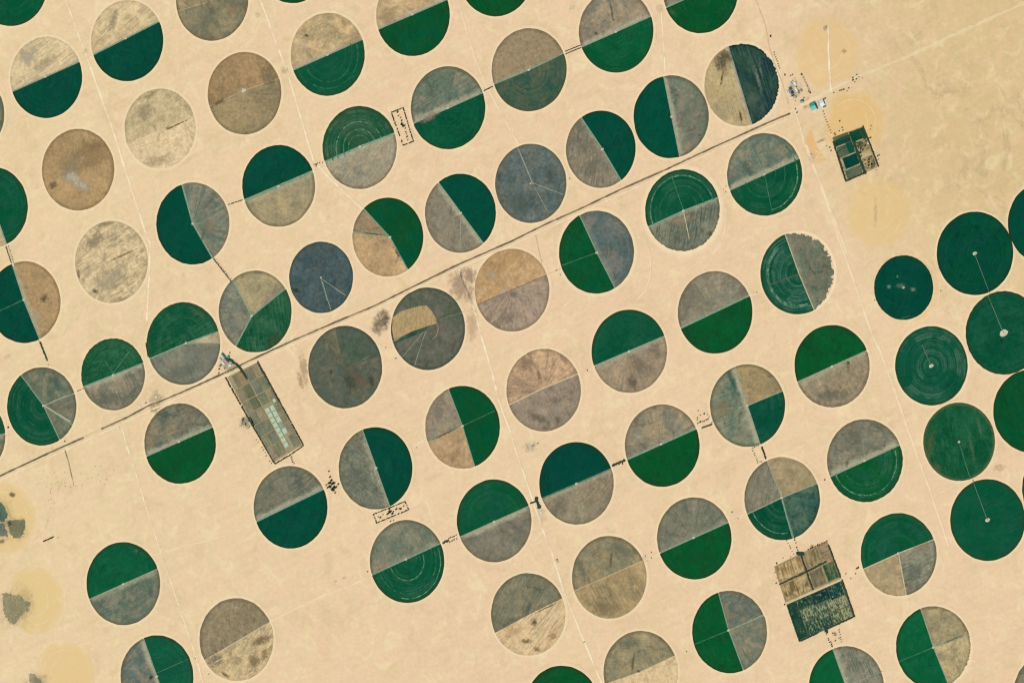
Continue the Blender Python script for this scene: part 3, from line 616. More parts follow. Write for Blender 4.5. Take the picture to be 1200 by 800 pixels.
field((404.5, 430), 48.3, [('dark', (393, 384), (446, 417), dict(A=(78, 94, 74), B=(92, 98, 86))), ('umber', (446, 417), (376, 390), dict(A=(88, 98, 86), B=(112, 108, 90))), ('umber', (376, 390), (393, 384), dict(A=(114, 114, 92), B=(104, 106, 86)))],
      'dark umber and slate round field with blackish blotches, right of the greenhouses', (403, 430), gap=5, rmat=DROAD, pad=False,
      patches=[((410, 447), 13, 8, -20, (58, 76, 56), (80, 92, 80), .42), ((435, 446), 5, 9, 10, (44, 70, 60), (70, 92, 76), .5), ((414, 438), 18, 9, -40, (124, 106, 86), (110, 106, 92), .42), ((388, 436), 3, 3, 0, INK, INK2, .55), ((382, 460), 20, 12, -35, (90, 114, 98), (104, 114, 104), .35), ((428, 420), 16, 1.5, 24, (112, 146, 116), (100, 130, 106), .4), ((424, 448), 14, 9, -30, (140, 116, 92), (120, 108, 90), .36)])
field((501.5, 385), 48.3, [('dark', None, None, dict(A=(90, 99, 80), B=(110, 108, 96), radial=.6, ring=.4, C=(72, 86, 72), name='fallow_ground'))], 'dark slate round field with a tan rectangle across its middle left and a green dash', (500, 384), pad=False,
      roads=[([(499, 388), (486, 428)], 6, SPOKEG), ([(496, 389), (472, 418)], 4, SPOKEG), ([(504, 378), (544, 365)], 3, GROAD)], arcs=[(.28, (508, 372), (508, 400), 9, ARCG)],
      patches=[((513, 385), 3, 20, 10, (140, 112, 92), (130, 112, 96), .5)])
halves((600, 340), 48.5, (559.5, 357), (641, 322), 'tan', 'mauve', 'round field right of the road with orange tan upper half and mauve grey lower half', oa=dict(A=(196, 160, 114), B=(204, 174, 134), radial=.3, C=(166, 132, 92)), ob=dict(A=(156, 140, 122), B=(140, 128, 114), radial=.5, C=(186, 162, 136)), gap=6, rmat=DROAD, pad=False,
       patches=[((577, 322), 14, 6, -40, SALT, (202, 182, 150), .34), ((590, 341), 14, 3, 24, SALT, SALT2, .4), ((596, 372), 12, 8, 0, (128, 116, 104), (150, 134, 116), .35), ((602, 345), 8, 6, 0, (118, 114, 100), (146, 130, 116), .4)])
halves((699, 295.5), 48.5, (679.5, 253), (721, 338), 'blue', 'bright', 'round field below the road with ringed green left half and slate blue right half', hub=(699.5, 296), oa=dict(A=(84, 106, 106), B=(128, 124, 114), bs=200, ring=.4), ob=dict(ring=.2, A=(2, 84, 50)), gap=11, roads=[([(699, 296), (659, 311)], 6)], margin=(.65, 1.12))
halves((800, 247), 48.3, (760, 266), (840.5, 232), 'ringed', 'sage', 'round field with green ringed upper half and silvery grey lower half, ragged at lower right', hub=(801, 247), oa=dict(ring=.4, B=(10, 84, 58), rw=38), arcs=[(.86, (764, 264), (836, 234), 12, ARCW), (.6, (776, 256), (826, 238), 9), (.42, (784, 252), (818, 240), 7)], ob=dict(A=(136, 134, 112), B=(118, 124, 108), streak=.8, sa=80, rag=18), gap=14, rmat=GROAD, margin=(.7, 1.16),
       roads=[([(801, 246), (787, 206)], 6), ([(801, 247), (808, 280)], 8, SROAD)], patches=[((798, 258), 24, 6, 12, (196, 170, 134), (176, 156, 126), .36), ((833, 274), 6, 4, 40, (70, 68, 50), (110, 100, 76), .4)])
halves((896, 204.5), 48.3, (855, 223), (935.5, 186), 'slate', 'ringed', 'round field just below the settlement road, slate upper half and green ringed lower half', oa=dict(A=(106, 120, 104), B=(146, 140, 118), C=(84, 108, 98), sa=30), ob=dict(ring=.3, B=(8, 84, 54), rw=40), gap=15, arcs=[(.88, (920, 172), (905, 248), 14, ARCW), (.55, (918, 196), (874, 214), 8), (.3, (906, 200), (886, 208), 7)],
       roads=[([(896, 204), (905, 248)], 6), ([(896, 203), (876, 163)], 5, GROAD)], patches=[((874, 196), 7, 14, 20, (78, 106, 102), (100, 118, 104), .42)])
halves((838, 366), 48.2, (797.5, 384.5), (878.5, 346), 'grey', 'bright', 'round field with grey streaked upper half and flat bright green lower half, right of centre', oa=dict(A=(150, 142, 118), B=(128, 126, 108), sa=20, streak=.6), ob=dict(A=(2, 86, 44), ring=.14), gap=18, pad=False,
       patches=[((842, 379), 8, 6, 10, (26, 104, 44), (16, 98, 46), .32)])
halves((737.5, 411.5), 48.7, (697, 429), (779, 394), 'green', 'mauve', 'round field with dark green upper half and pinkish brown cloudy lower half, near the middle', oa=dict(A=(2, 78, 52)), ob=dict(A=(168, 148, 120), B=(148, 134, 114)), gap=18,
       patches=[((741, 448), 8, 10, 15, (98, 94, 82), (120, 110, 94), .42), ((750, 428), 14, 9, -20, (132, 122, 104), (146, 130, 108), .38), ((768, 411), 10, 12, 0, (128, 126, 108), (140, 134, 112), .36)])
halves((637, 457), 48.3, (597, 474), (677.5, 438), 'rose', 'mauve', 'round field without crops, pinkish tan veined upper half and mauve grey lower half', hub=(636, 455), oa=dict(A=(210, 176, 138), B=(196, 164, 130)), ob=dict(A=(146, 134, 116), B=(160, 144, 124)), gap=13, rmat=SROAD, pad=False,
       patches=[((619, 425), 16, 11, -25, (146, 124, 106), (166, 140, 116), .42), ((632, 440), 3, 14, 20, (124, 110, 94), (150, 130, 108), .5), ((632, 490), 20, 6, -22, (112, 104, 90), (134, 122, 104), .45), ((660, 420), 4, 12, 40, (160, 130, 104), (176, 146, 118), .5)])
field((935, 320), 48.3, [('slate', (920.5, 276), (954.5, 364), dict(A=(132, 126, 106), B=(104, 116, 96), C=(88, 106, 92), rag=58, streak=.6, sa=60, rimamt=.2)), ('ringed', (954.5, 364), (920.5, 276), dict(ring=.75, rw=28, A=(6, 76, 54), B=(16, 84, 62), C=(92, 132, 116)))],
      'round field with green ringed left half and grey right half whose outer edge is torn ragged', (936, 320), gap=10, pad=False, margin=(.7, 1.06), rmat=SROAD, arcs=[(.8, (946, 352), (908, 288), 26, ARCW), (.62, (944, 345), (916, 296), 7), (.46, (942, 340), (922, 302), 7)], roads=[([(936, 321), (901, 334)], 5, DROAD)])
halves((975, 429), 48.2, (935, 447.5), (1015.5, 411), 'bright', 'drab', 'round field with bright green upper half and brownish grey lower half, left of the all green group', oa=dict(A=(2, 88, 42), ring=.14), ob=dict(A=(156, 142, 116), B=(134, 128, 108), ring=.4), gap=13, patches=[((994, 425), 3, 2.5, 0, (24, 52, 34), (50, 70, 50), .75), ((975, 463), 24, 8, 6, (118, 120, 104), (136, 130, 108), .38)])
field((876, 475), 48.3, [('olive', (861, 429), (917, 458), dict(A=(182, 158, 114), B=(164, 146, 106))), ('ringed', (917, 458), (891, 521), dict(ring=.4, A=(2, 74, 54), B=(14, 80, 62), C=(52, 110, 88))), ('slate', (891, 521), (861, 429), dict(A=(106, 122, 102), B=(142, 138, 114), C=(78, 108, 96)))],
      'round field cut in three, slate left half, tan upper right wedge and green lower right wedge', (876, 475), gap=11, patches=[((858, 446), 4, 20, 25, (44, 92, 84), (70, 108, 88), .45), ((846, 480), 16, 14, 0, (172, 150, 110), (156, 142, 110), .28)], roads=[([(833, 495), (853, 484)], 5, DROAD), ([(866, 478), (876, 473)], 9)])
halves((776, 522), 48.2, (735, 538), (817.5, 501), 'grey', 'bright', 'round field with pale streaked grey upper half and bright green lower half, second left of the three part field', oa=dict(A=(168, 152, 122), B=(140, 136, 118), sa=18, streak=.7, bs=220), ob=dict(A=(2, 84, 40), ring=.12), gap=19, rmat=GROAD)
halves((675.5, 566), 48.3, (635, 584), (716.5, 549), 'deep', 'drab', 'round field with the darkest green upper half and a brownish grey lower half, right of the black tree clump', oa=dict(A=(0, 68, 56), ring=.06, fine=.16), ob=dict(A=(146, 136, 112), B=(128, 126, 108), sa=50), gap=14, rmat=mat_plain('dim service road', (84, 116, 98), (120, 134, 112), 50),
       patches=[((655, 594), 14, 12, 40, (108, 116, 106), (128, 126, 110), .36)])
halves((579, 610), 48.4, (538, 629.5), (621.5, 592), 'green', 'grey', 'round field with green upper half and streaked grey lower half, left of the black tree clump', oa=dict(A=(2, 82, 48)), ob=dict(A=(138, 130, 110), B=(124, 122, 108), sa=24, streak=.6), gap=12)
field((542, 500.5), 48.5, [('bright', (526, 457), (556, 545), dict(A=(0, 80, 50), ring=.1)), ('tan', (556, 545), (502, 517.5), dict(A=(186, 156, 120), B=(198, 168, 128), sa=70)), ('mauve', (502, 517.5), (526, 457), dict(A=(162, 146, 122), B=(140, 134, 118)))],
      'round field with green right half and left half of grey above orange tan', (542, 499), gap=11, roads=[([(542, 499), (580, 481)], 6)], patches=[((514, 483), 8, 12, 0, (136, 132, 122), (150, 140, 124), .38), ((522, 508), 20, 1.6, 24, (92, 82, 64), (120, 104, 80), .55)])
halves((440, 548.5), 48.2, (425, 504), (456.5, 592), 'deep', 'sage', 'round field with deep green right half and dull sage grey left half, right of the small orchard', oa=dict(A=(0, 72, 54)), ob=dict(A=(128, 128, 108), B=(116, 122, 106), sa=-40, fine=.5), gap=10,
       patches=[((418, 520), 14, 6, -50, (156, 142, 114), (140, 134, 110), .4), ((418, 562), 14, 3, 10, (150, 144, 120), (136, 134, 112), .35)])
halves((340.5, 594), 48.2, (302, 610), (380.5, 572), 'sage', 'deep', 'round field at the foot of the greenhouse block, grey upper half and deep green lower half', oa=dict(A=(124, 124, 106), B=(140, 132, 108), sa=30), ob=dict(A=(0, 76, 56), ring=.14), gap=17, rmat=GROAD,
       patches=[((352, 566), 7, 14, 30, (92, 108, 94), (110, 116, 106), .4), ((322, 571), 3, 18, 40, (160, 148, 118), (140, 134, 110), .35)], pad=False)
halves((477, 657.5), 48.5, (436.5, 673), (517, 636), 'slate', 'ringed', 'round field below the dotted tree strip, bluish grey upper half and ringed green lower half', oa=dict(A=(108, 120, 102), B=(146, 140, 118)), ob=dict(ring=.4, A=(2, 78, 46), B=(16, 86, 62), C=(70, 118, 94)), gap=13, arcs=[(.46, (498, 648), (457, 664), 10, ARCW), (.78, (511, 642), (441, 672), 14), (.9, (516, 640), (470, 704), 9, ARCW)], patches=[((446, 663), 12, 3.5, 25, (196, 168, 128), (180, 158, 124), .42)])
halves((144.5, 683.5), 48.5, (104.5, 702), (185, 666), 'green', 'slate', 'lone round field at lower left with green upper half and mottled slate lower half', oa=dict(A=(2, 82, 50), B=(12, 90, 58)), ob=dict(A=(102, 118, 100), B=(144, 138, 116), bs=110), gap=10,
       patches=[((160, 645), 3, 3, 0, (110, 150, 110), (80, 130, 90), .4), ((177, 694), 8, 6, 40, (76, 100, 102), (100, 114, 102), .36)])
halves((184, 792), 48, (169, 750), (200, 838), 'green', 'blue', 'round field cut by the bottom edge at left, slate blue left half and green right half', oa=dict(A=(4, 92, 60)), ob=dict(A=(96, 114, 108), B=(140, 134, 114)), gap=12, patches=[((177, 793), 4, 3, 10, (24, 46, 50), (50, 72, 60), .55)], roads=[([(184, 788), (220, 772)], 5)])
halves((277, 749), 48.5, (240, 773), (317, 728), 'drab', 'sandy', 'bare round field at lower left, brown upper half and tan lower half with dark dirty patches', oa=dict(A=(148, 134, 106), B=(132, 124, 100), sa=80), ob=dict(A=(220, 196, 150), B=(202, 176, 134), sa=60, rimamt=.3, sector=0), gap=9, rmat=SROAD, pad=False,
       patches=[((253, 773), 13, 9, 24, (116, 116, 102), (134, 128, 106), .7), ((264, 790), 7, 3, -35, (84, 78, 58), (120, 106, 80), .5), ((306, 750), 16, 7, 25, (112, 96, 68), (146, 124, 92), .55), ((298, 774), 10, 9, 0, (128, 108, 78), (160, 134, 100), .5), ((310, 766), 6, 8, 0, (134, 112, 80), (166, 138, 104), .45), ((255, 774), 16, 1.2, 30, PAPER, PAPER2, .5)])
halves((619, 719.5), 48.3, (579.5, 741), (659, 700), 'sage', 'ghost', 'bare round field with sage grey upper half and washed out tan lower half with dark blots', hub=(620, 719), oa=dict(A=(130, 128, 104), B=(144, 136, 108), sa=60), ob=dict(A=(228, 200, 156), B=(204, 172, 130), sa=50, rimamt=.05, sector=0), gap=6, rmat=DROAD, pad=False,
       patches=[((626, 729), 5, 6, 0, (64, 60, 44), (100, 90, 64), .5), ((617, 751), 9, 3.5, 0, (104, 86, 60), (140, 116, 84), .5), ((629, 760), 6, 4, -20, (120, 98, 68), (150, 126, 92), .45), ((648, 745), 8, 5, 20, (170, 136, 100), (190, 158, 118), .42), ((640, 712), 20, 1.3, 24, (100, 92, 66), (130, 116, 84), .5)])
halves((714, 676), 48.3, (673, 692), (755, 656), 'olive', 'sandy', 'bare round field with olive grey upper half and faded tan lower half, left of a grey and green one', oa=dict(A=(160, 144, 108), B=(132, 130, 106), bs=230), ob=dict(A=(184, 160, 116), B=(160, 142, 106), C=(120, 112, 88), streak=.5, sa=-60, radial=.3), gap=6, rmat=SROAD, pad=False,
       patches=[((716, 655), 2, 12, -6, (92, 84, 60), (120, 106, 78), .5), ((682, 668), 6, 20, 20, (108, 120, 108), (130, 130, 110), .4), ((730, 645), 22, 9, -20, (120, 124, 106), (138, 134, 110), .36), ((726, 674), 24, 5, 20, (206, 178, 134), (190, 164, 120), .4), ((714, 712), 24, 8, 0, (128, 116, 90), (160, 140, 106), .32), ((710, 723), 6, 2.5, 0, PAPER, PAPER2, .5)])
halves((813.5, 630.5), 48, (774.5, 647), (854.5, 611), 'sage', 'bright', 'round field with dull grey upper half and bright green lower half, between a bare olive field and a four part one', oa=dict(A=(120, 122, 104), B=(140, 134, 112), streak=.6, sa=70), ob=dict(A=(2, 86, 42), ring=.12), gap=15)
halves((751, 787), 48.2, (712, 800), (790, 768), 'olive', 'ghost', 'bare round field cut by the bottom edge, olive grey upper half and chalky lower half', hub=(752, 786), oa=dict(A=(164, 150, 114), B=(136, 132, 106), bs=220), ob=dict(A=(226, 200, 156), B=(196, 174, 136), rimamt=.05, sector=0), gap=5, rmat=SROAD, pad=False,
       patches=[((738, 752), 14, 9, 20, (116, 124, 108), (138, 134, 110), .4), ((742, 776), 2, 14, -8, (92, 84, 60), (124, 110, 82), .42), ((748, 786), 3, 2, 0, INK, INK2, .5)])
whole((659, 828), 48.5, 'bright', 'all green round field of which only the top shows at the bottom edge', dict(A=(2, 84, 42)), pad=False)
field((855, 740), 48.2, [('sage', (842, 694), (892, 722), dict(A=(108, 120, 110), B=(140, 134, 110), radial=.4)), ('grey', (892, 722), (871.5, 785), dict(A=(152, 140, 114), B=(120, 124, 110), radial=.6, C=(96, 114, 98))), ('bright', (871.5, 785), (842, 694), dict(A=(2, 86, 44), ring=.2))],
      'round field with green left half and grey rayed right half, lower left of the square plantation', (854, 738), gap=12, roads=[([(854, 738), (813, 755)], 6), ([(854, 738), (894, 720)], 6)], patches=[((852, 718), 3, 16, 15, (176, 152, 122), (150, 138, 114), .4)])
field((916.5, 584), 48.5, [('tan', (899, 540), (958.5, 566), dict(A=(176, 156, 118), B=(158, 144, 112), streak=.6, sa=-55, C=(130, 126, 98))), ('teal', (958.5, 566), (930, 630), dict(A=(48, 88, 80), B=(82, 108, 88))), ('ringed', (930, 630), (876, 602), dict(ring=.4, A=(2, 74, 50), B=(8, 80, 58), C=(84, 132, 106))), ('sage', (876, 602), (899, 540), dict(A=(132, 128, 108), B=(146, 138, 114), sa=80))],
      'round field quartered in grey, tan, green and slate blue, above the square plantation', (916, 583), gap=12, arcs=[(.84, (924, 628), (880, 600), 11, ARCW)], roads=[([(917, 586), (929, 630)], 14, GROAD)])
halves((1013.5, 539.5), 48.5, (973, 558), (1054, 521), 'sage', 'ringed', 'round field with cloudy grey upper half and green ringed lower half, left of the all green group', oa=dict(A=(130, 128, 110), B=(148, 140, 116), bs=120), ob=dict(A=(4, 86, 44), C=(72, 126, 82), ring=.4, rw=34), gap=17, arcs=[(.84, (1049, 524), (978, 556), 11, ARCW), (.6, (1036, 530), (988, 552), 7)], patches=[((1003, 511), 10, 12, 0, (104, 112, 102), (124, 124, 108), .38)])
field((1053, 649.5), 48.5, [('green', (1011, 667), (1094, 632), dict(A=(2, 80, 46), ring=.35, rw=34, rim=(40, 76, 40))), ('slate', (1094, 632), (1062, 697), dict(A=(128, 128, 110), B=(150, 142, 118), bs=210)), ('tan', (1062, 697), (1011, 667), dict(A=(184, 164, 126), B=(164, 150, 118)))],
      'round field with green upper half and lower half of tan beside grey, right of the square plantation', (1053, 648), gap=11, patches=[((1080, 640), 14, 8, 20, (172, 156, 124), (156, 146, 118), .4), ((1072, 670), 14, 10, 40, (104, 120, 106), (124, 128, 114), .36)], rmat=SROAD)
field((1094, 758), 48, [('olive', (1079.5, 714.5), (1134, 744), dict(A=(178, 162, 122), B=(152, 144, 112))), ('olive', (1134, 744), (1111, 800), dict(A=(196, 178, 134), B=(178, 162, 122), rag=18)), ('bright', (1111, 800), (1079.5, 714.5), dict(A=(4, 88, 52), B=(12, 96, 58), C=(50, 118, 80)))],
      'round field at lower right with green left half and olive tan right half', (1094, 758), gap=11, roads=[([(1094, 758), (1053, 775)], 6)], patches=[((1116, 749), 18, 1.5, 22, (112, 104, 78), (140, 128, 94), .45)])
halves((992, 805), 48.3, (976, 760), (1008, 850), 'sage', 'bright', 'round field cut by the bottom edge below the square plantation, green left and grey right', oa=dict(A=(150, 144, 122), B=(126, 128, 112), radial=.4), ob=dict(A=(4, 88, 50), B=(10, 94, 56)), gap=12, roads=[([(992, 803), (1034, 786)], 6)])
# ---- the all green group on the right
R_G = 'all green'
whole((1059, 337), 37.8, 'deep', 'smallest all green round field on the right, with white flecks at its centre', dict(A=(0, 70, 54), ring=.14, fine=.18), margin=(.3, 1.05), padr=10,
      patches=[((1042, 336), 3.5, 3, 0, (150, 176, 150), (90, 134, 108), .5), ((1070, 339), 5, 3, -10, (160, 184, 160), (90, 134, 108), .45), ((1056, 335), 8, 4, 0, (150, 176, 156), (80, 124, 100), .36), ((1052, 324), 1.5, 2, 0, (150, 176, 156), (110, 150, 124), .6), ((1060, 372), 14, 1.6, 12, (60, 118, 96), (40, 100, 80), .45)])
whole((1142.5, 297), 48.8, 'deep', 'all green round field at right with a white centre dot and one pale spoke running down', dict(A=(0, 72, 48), ring=.2, rw=24), arms=[(1160, 343)], roads=[([(1143, 299), (1160, 343)], 6)], padr=19, margin=(.75, 1.08))
whole((1226, 261), 48.8, 'deep', 'all green round field half out of view at the right edge, uppermost of its group', dict(ring=.08), pad=False)
whole((1176.5, 390), 48.8, 'green', 'all green round field at the right edge with the largest white centre spot', dict(A=(0, 76, 50), ring=.25, rw=26), arms=[(1158, 346)], roads=[([(1175, 388), (1158, 346)], 6)], padr=37, patches=[((1176, 391), 4.2, 4.4, 0, (226, 222, 200), (196, 200, 176), .7, 'salt_patch')])
whole((1091.5, 428.5), 46.3, 'ringed', 'all green round field covered in fine pale rings around a white centre', dict(A=(4, 78, 54), B=(10, 84, 62), C=(84, 124, 102), ring=.75, rw=16, bs=300), padr=20, roads=[([(1090, 425), (1081, 404)], 7)], arms=[(1081, 404)], margin=(.7, 1.1))
whole((1124, 517.5), 45.8, 'patchy', 'all green round field with streaky pale scratches, below the one with fine rings', dict(A=(2, 76, 48), C=(60, 112, 76), streak=.4, sa=104, sw=9, ring=.15, rim=(88, 96, 56)), padr=12, roads=[([(1124, 518), (1137, 560)], 6)], patches=[((1139, 525), 3, 26, 12, (110, 148, 112), (70, 120, 84), .34), ((1148, 500), 3, 16, 12, (120, 150, 116), (80, 126, 90), .32), ((1090, 520), 6, 24, -6, (124, 132, 88), (80, 104, 66), .3), ((1098, 548), 8, 8, -40, (130, 130, 90), (96, 110, 70), .3)])
whole((1208.5, 481.5), 48.5, 'bright', 'plain all green round field at the right edge, below the one with a large white spot', dict(A=(0, 80, 46), ring=.14, fine=.18), pad=False)
whole((1157.5, 609), 47.8, 'green', 'all green round field lowest of its group, with a white centre dot and a thin line up', dict(A=(2, 82, 54), ring=.12, fine=.18), padr=21, roads=[([(1156, 606), (1140, 562)], 6)], arms=[(1140, 562)])
whole((1241.5, 572), 47.5, 'green', 'sliver of a green round field at the right edge beside the lowest green one', {}, pad=False)
whole((1232, 812), 48, 'sage', 'sliver of a grey green round field in the bottom right corner', {}, pad=False)
# the tan rectangle and green dash inside the dark slate field by the road
def detail_on(fieldlabel, name, pts, mat, z):
    root = next(o for o in COL.objects if o.get('label', '').startswith(fieldlabel))
    O = root.location; q = [(P(*p) - O).xy for p in pts]
    mesh_obj(name, poly_mesh(q, 1.0, z), mat, root)
def mat_rows(c1, c2, ang, wd=14):
    m, t, b = new_mat('worked rows'); tc = t.n('ShaderNodeTexCoord').outputs['Object']; SEED[0] += 1
    p = t.vm('ADD', t.vm('MULTIPLY', tc, (1, 1, 0)), (SEED[0] * 91.0, SEED[0] * 53.0, 0))
    ro = t.n('ShaderNodeVectorRotate', rotation_type='Z_AXIS'); t.L(p, ro.inputs['Vector']); ro.inputs['Angle'].default_value = -radians(ang)
    st = t.noise(t.vm('MULTIPLY', ro.outputs[0], (1 / (wd * 9), 1 / wd, 1)), 1.0, 4, 0.7)
    n = t.noise(p, 1 / 90, 5, 0.65)
    k = t.ramp(t.math('ADD', t.math('MULTIPLY', st, 0.55), t.math('MULTIPLY', n, 0.45)), 0.42, 0.58)
    f = t.math('MULTIPLY_ADD', t.noise(p, 1 / 24, 5, 0.85), 1.3, 0.35)
    t.L(t.vm('SCALE', t.mix(k, alb(c1), alb(c2)), scale=f), b.inputs['Base Color']); return m
DS = 'dark slate round field with a tan'
detail_on(DS, 'ploughed_strip', [(459.5, 385), (460, 372), (471, 364), (492, 358.5), (500, 358), (506, 364), (511, 373), (512, 379), (500, 382), (486, 390), (462, 400)], mat_rows((190, 162, 118), (160, 142, 104), 80), 2.7)
detail_on(DS, 'green_strip', [(461, 403), (470, 395), (483, 388), (501, 382.5), (500, 386), (488, 392), (474, 398)], mat_rows((66, 96, 74), (40, 72, 62), 24, 10), 2.9)
detail_on(DS, 'ash_strip', [(460.5, 400), (462, 398), (484, 388), (483, 390), (470, 396)], mat_rows((120, 122, 108), (140, 134, 112), 24, 10), 2.8)

# ---------------------------------------------------------------- abandoned circles, drifting back to sand
def ragged(pts, jag, seed):
    rr_ = random.Random(seed); out = []
    for a, b in zip(pts, pts[1:] + pts[:1]):
        n = max(1, int((b - a).length / 9)); d = (b - a).normalized(); nr = Vector((-d.y, d.x))
        out += [a.lerp(b, i / n) + nr * rr_.uniform(-jag, jag) for i in range(n)]
    return out
def scrub(rootlabel, pts, c1, c2, jag=9):
    root = next(o for o in COL.objects if o.get('label', '') == rootlabel); O = root.location
    SEED[0] += 1
    mesh_obj('scrub', poly_mesh(ragged([(P(*q) - O).xy for q in pts], jag, SEED[0]), .05, .62), mat_rows(c1, c2, 70, 18), root); c_ = sum(((P(*q) - O).xy for q in pts), Vector((0, 0))) / len(pts); rx_ = max(((P(*q) - O).xy - c_).length for q in pts)
    patch_obj('scrub', rx_ * 1.15, rx_ * 1.05, 0, tuple(min(200, x + 14) for x in c1), tuple(min(200, x + 14) for x in c2), .26, root, (c_.x, c_.y, .8), SEED[0])
OLDTRK = mat_track((238, 214, 168), 0.5, 0.3)
def old_circle(c, rx, label, tint=(232, 190, 122), amt=0.75, patches=(), ring=True, n_amt=.9):
    O = P(*c); R = rx * mpp(*c); k = 500 + COUNT[0]; COUNT[0] += 1
    root = tag(empty('abandoned_field', O), label, 'field', 'abandoned circles drifting back to sand')
    bm = bmesh.new(); vs = [bm.verts.new((R * 1.3 * cos(i / 72 * 2 * pi), R * 1.3 * sin(i / 72 * 2 * pi), 0.12 + 0.04 * (k % 5))) for i in range(72)]; bm.faces.new(vs)
    mesh_obj('drifted_sand', bm, mat_sand_ring(R, R * 0.70, R * 1.06, tint, min(1, amt * 1.2), 0, n_amt, .8), root)
    if ring:
        pts = [Vector((R * cos(i / 90 * 2 * pi), R * sin(i / 90 * 2 * pi), 0)) for i in range(91)]
        mesh_obj('wheel_track', strip_bm(pts, 13, 0.4, 0.5), mat_track((240, 216, 172), 0.6, 0.3), root)
    for fr in (.45, .7):
        a0 = random.uniform(0, 6); pts = [Vector((R * fr * cos(a0 + i * .08), R * fr * sin(a0 + i * .08), 0)) for i in range(44)]
        mesh_obj('wheel_track', strip_bm(pts, 9, .5, .56), OLDTRK, root)
    for i, pt in enumerate(patches):
        q = (P(*pt[0]) - O).xy; s = mpp(*pt[0]); a, b = pt[1] * s, pt[2] * s
        patch_obj('scrub', a, b, pt[3], pt[4], pt[5], pt[6], root, (q.x, q.y, 0.7 + .12 * i), k * 9 + i)
    return root
old_circle((968, 62), 44, 'abandoned orange sand circle above the settlement, with a pale line down its middle', (231, 196, 138), .55, ring=False, patches=[((989, 60), 4, 3, 0, (190, 158, 100), (206, 174, 116), .5), ((967, 33), 4, 4, 0, (176, 166, 144), (206, 190, 156), .5)])
old_circle((1000, 145), 41, 'abandoned orange sand circle lying under the walled dark green farm', (230, 190, 122), .6, ring=False)
old_circle((962, 168), 24, 'small patch of orange sand between the road and the walled farm', (228, 180, 108), .55, ring=False, patches=[((962, 165), 8, 2, 20, (170, 140, 90), (196, 164, 110), .5)])
old_circle((1029, 249), 44, 'abandoned yellow sand circle below the walled farm', (230, 198, 134), .5, ring=False, patches=[((1026, 250), 3, 20, 0, (238, 214, 176), (230, 200, 150), .4)])
old_circle((1063, 340), 42, 'old orange sand ring round the smallest green field', (234, 198, 136), .55, ring=True)
old_circle((4, 608), 45, 'abandoned sand circle at the left edge with dark green scrub at its centre', (229, 201, 144), .8, patches=[((11, 613), 5, 5, 0, (56, 70, 52), (80, 88, 64), .62), ((14, 579), 5, 4, -20, (104, 98, 70), (140, 126, 90), .7), ((2, 634), 5, 3, 0, (110, 104, 72), (140, 128, 90), .6)])
L1 = 'abandoned sand circle at the left edge with dark green scrub at its centre'
scrub(L1, [(-12, 590), (0, 588), (5, 593), (9, 603), (7, 607), (4, 611), (-12, 612)], (104, 128, 110), (82, 106, 92)); scrub(L1, [(9, 612), (15, 609), (29, 608.5), (30, 615), (27, 624), (22, 630), (16, 630), (12, 624)], (142, 142, 108), (116, 120, 92)); scrub(L1, [(-12, 614), (4, 613), (8, 622), (10, 628), (-12, 628)], (112, 124, 112), (138, 138, 116))
old_circle((40, 703), 41, 'abandoned sand circle at lower left with a fan of grey scrub on its left', (230, 202, 144), .8, patches=[((33, 708), 5, 3, 20, (128, 124, 94), (166, 152, 116), .6)])
scrub('abandoned sand circle at lower left with a fan of grey scrub on its left', [(2, 694), (10, 695), (26, 698.5), (30, 704), (36, 706), (31, 710), (35, 715), (28, 716), (24, 722), (16, 732), (10, 729), (4, 716)], (172, 162, 126), (142, 138, 108), 13)
old_circle((76, 790), 41, 'abandoned sand circle in the bottom left corner with a little grey scrub', (231, 202, 146), .8, patches=[((44, 797), 6, 5, 0, (134, 130, 102), (166, 154, 120), .5)])
scrub('abandoned sand circle in the bottom left corner with a little grey scrub', [(33, 788), (41, 789), (46, 795), (52, 803), (52, 812), (36, 812)], (174, 164, 130), (146, 142, 114), 12)

# grey stains and worn ground
def stain(px, rx, ry, ang, c1, c2, cover, grain=30, soft=.6, nm='gravel_patch'):
    s = mpp(*px); COUNT[0] += 1; q = P(*px)
    structure(patch_obj(nm, rx * s, ry * s, ang, c1, c2, cover, None, (q.x, q.y, .9 + .02 * (COUNT[0] % 20)), COUNT[0] * 13))
stain((446, 378), 12, 17, -25, (104, 98, 86), (140, 126, 104), .48)
stain((452, 372), 7, 10, 10, (84, 84, 74), (118, 108, 90), .5)
stain((540, 335), 17, 22, 30, (168, 148, 128), (190, 164, 136), .52)
stain((551, 322), 9, 14, 30, (162, 144, 124), (184, 158, 132), .5)
stain((553, 380), 8, 22, 0, (214, 184, 150), (222, 194, 158), .45)
stain((356, 432), 6, 22, 10, (188, 166, 130), (206, 180, 140), .52)
stain((352, 446), 4, 14, 16, (178, 158, 124), (200, 174, 136), .45)
stain((183, 466), 11, 9, 25, (216, 200, 172), (196, 176, 146), .5, 14)
stain((182, 478), 9, 8, 25, (206, 190, 162), (170, 150, 124), .45, 12)
stain((287, 495), 10, 8, 0, (120, 128, 116), (156, 148, 122), .5, 14)
stain((932, 104), 10, 13, 0, (214, 208, 184), (190, 186, 164), .45, 12)
stain((948, 122), 16, 8, 0, (232, 200, 178), (222, 194, 160), .5, 20)
stain((268, 428), 18, 10, -30, (196, 184, 158), (170, 160, 134), .5, 14)
stain((622, 523), 11, 7, 20, (246, 228, 202), (176, 166, 146), .4, 12)
stain((634, 604), 9, 9, 0, (246, 228, 202), (232, 206, 170), .5, 14)
stain((755, 655), 6, 4, 0, (244, 226, 196), (238, 214, 178), .5, 14)
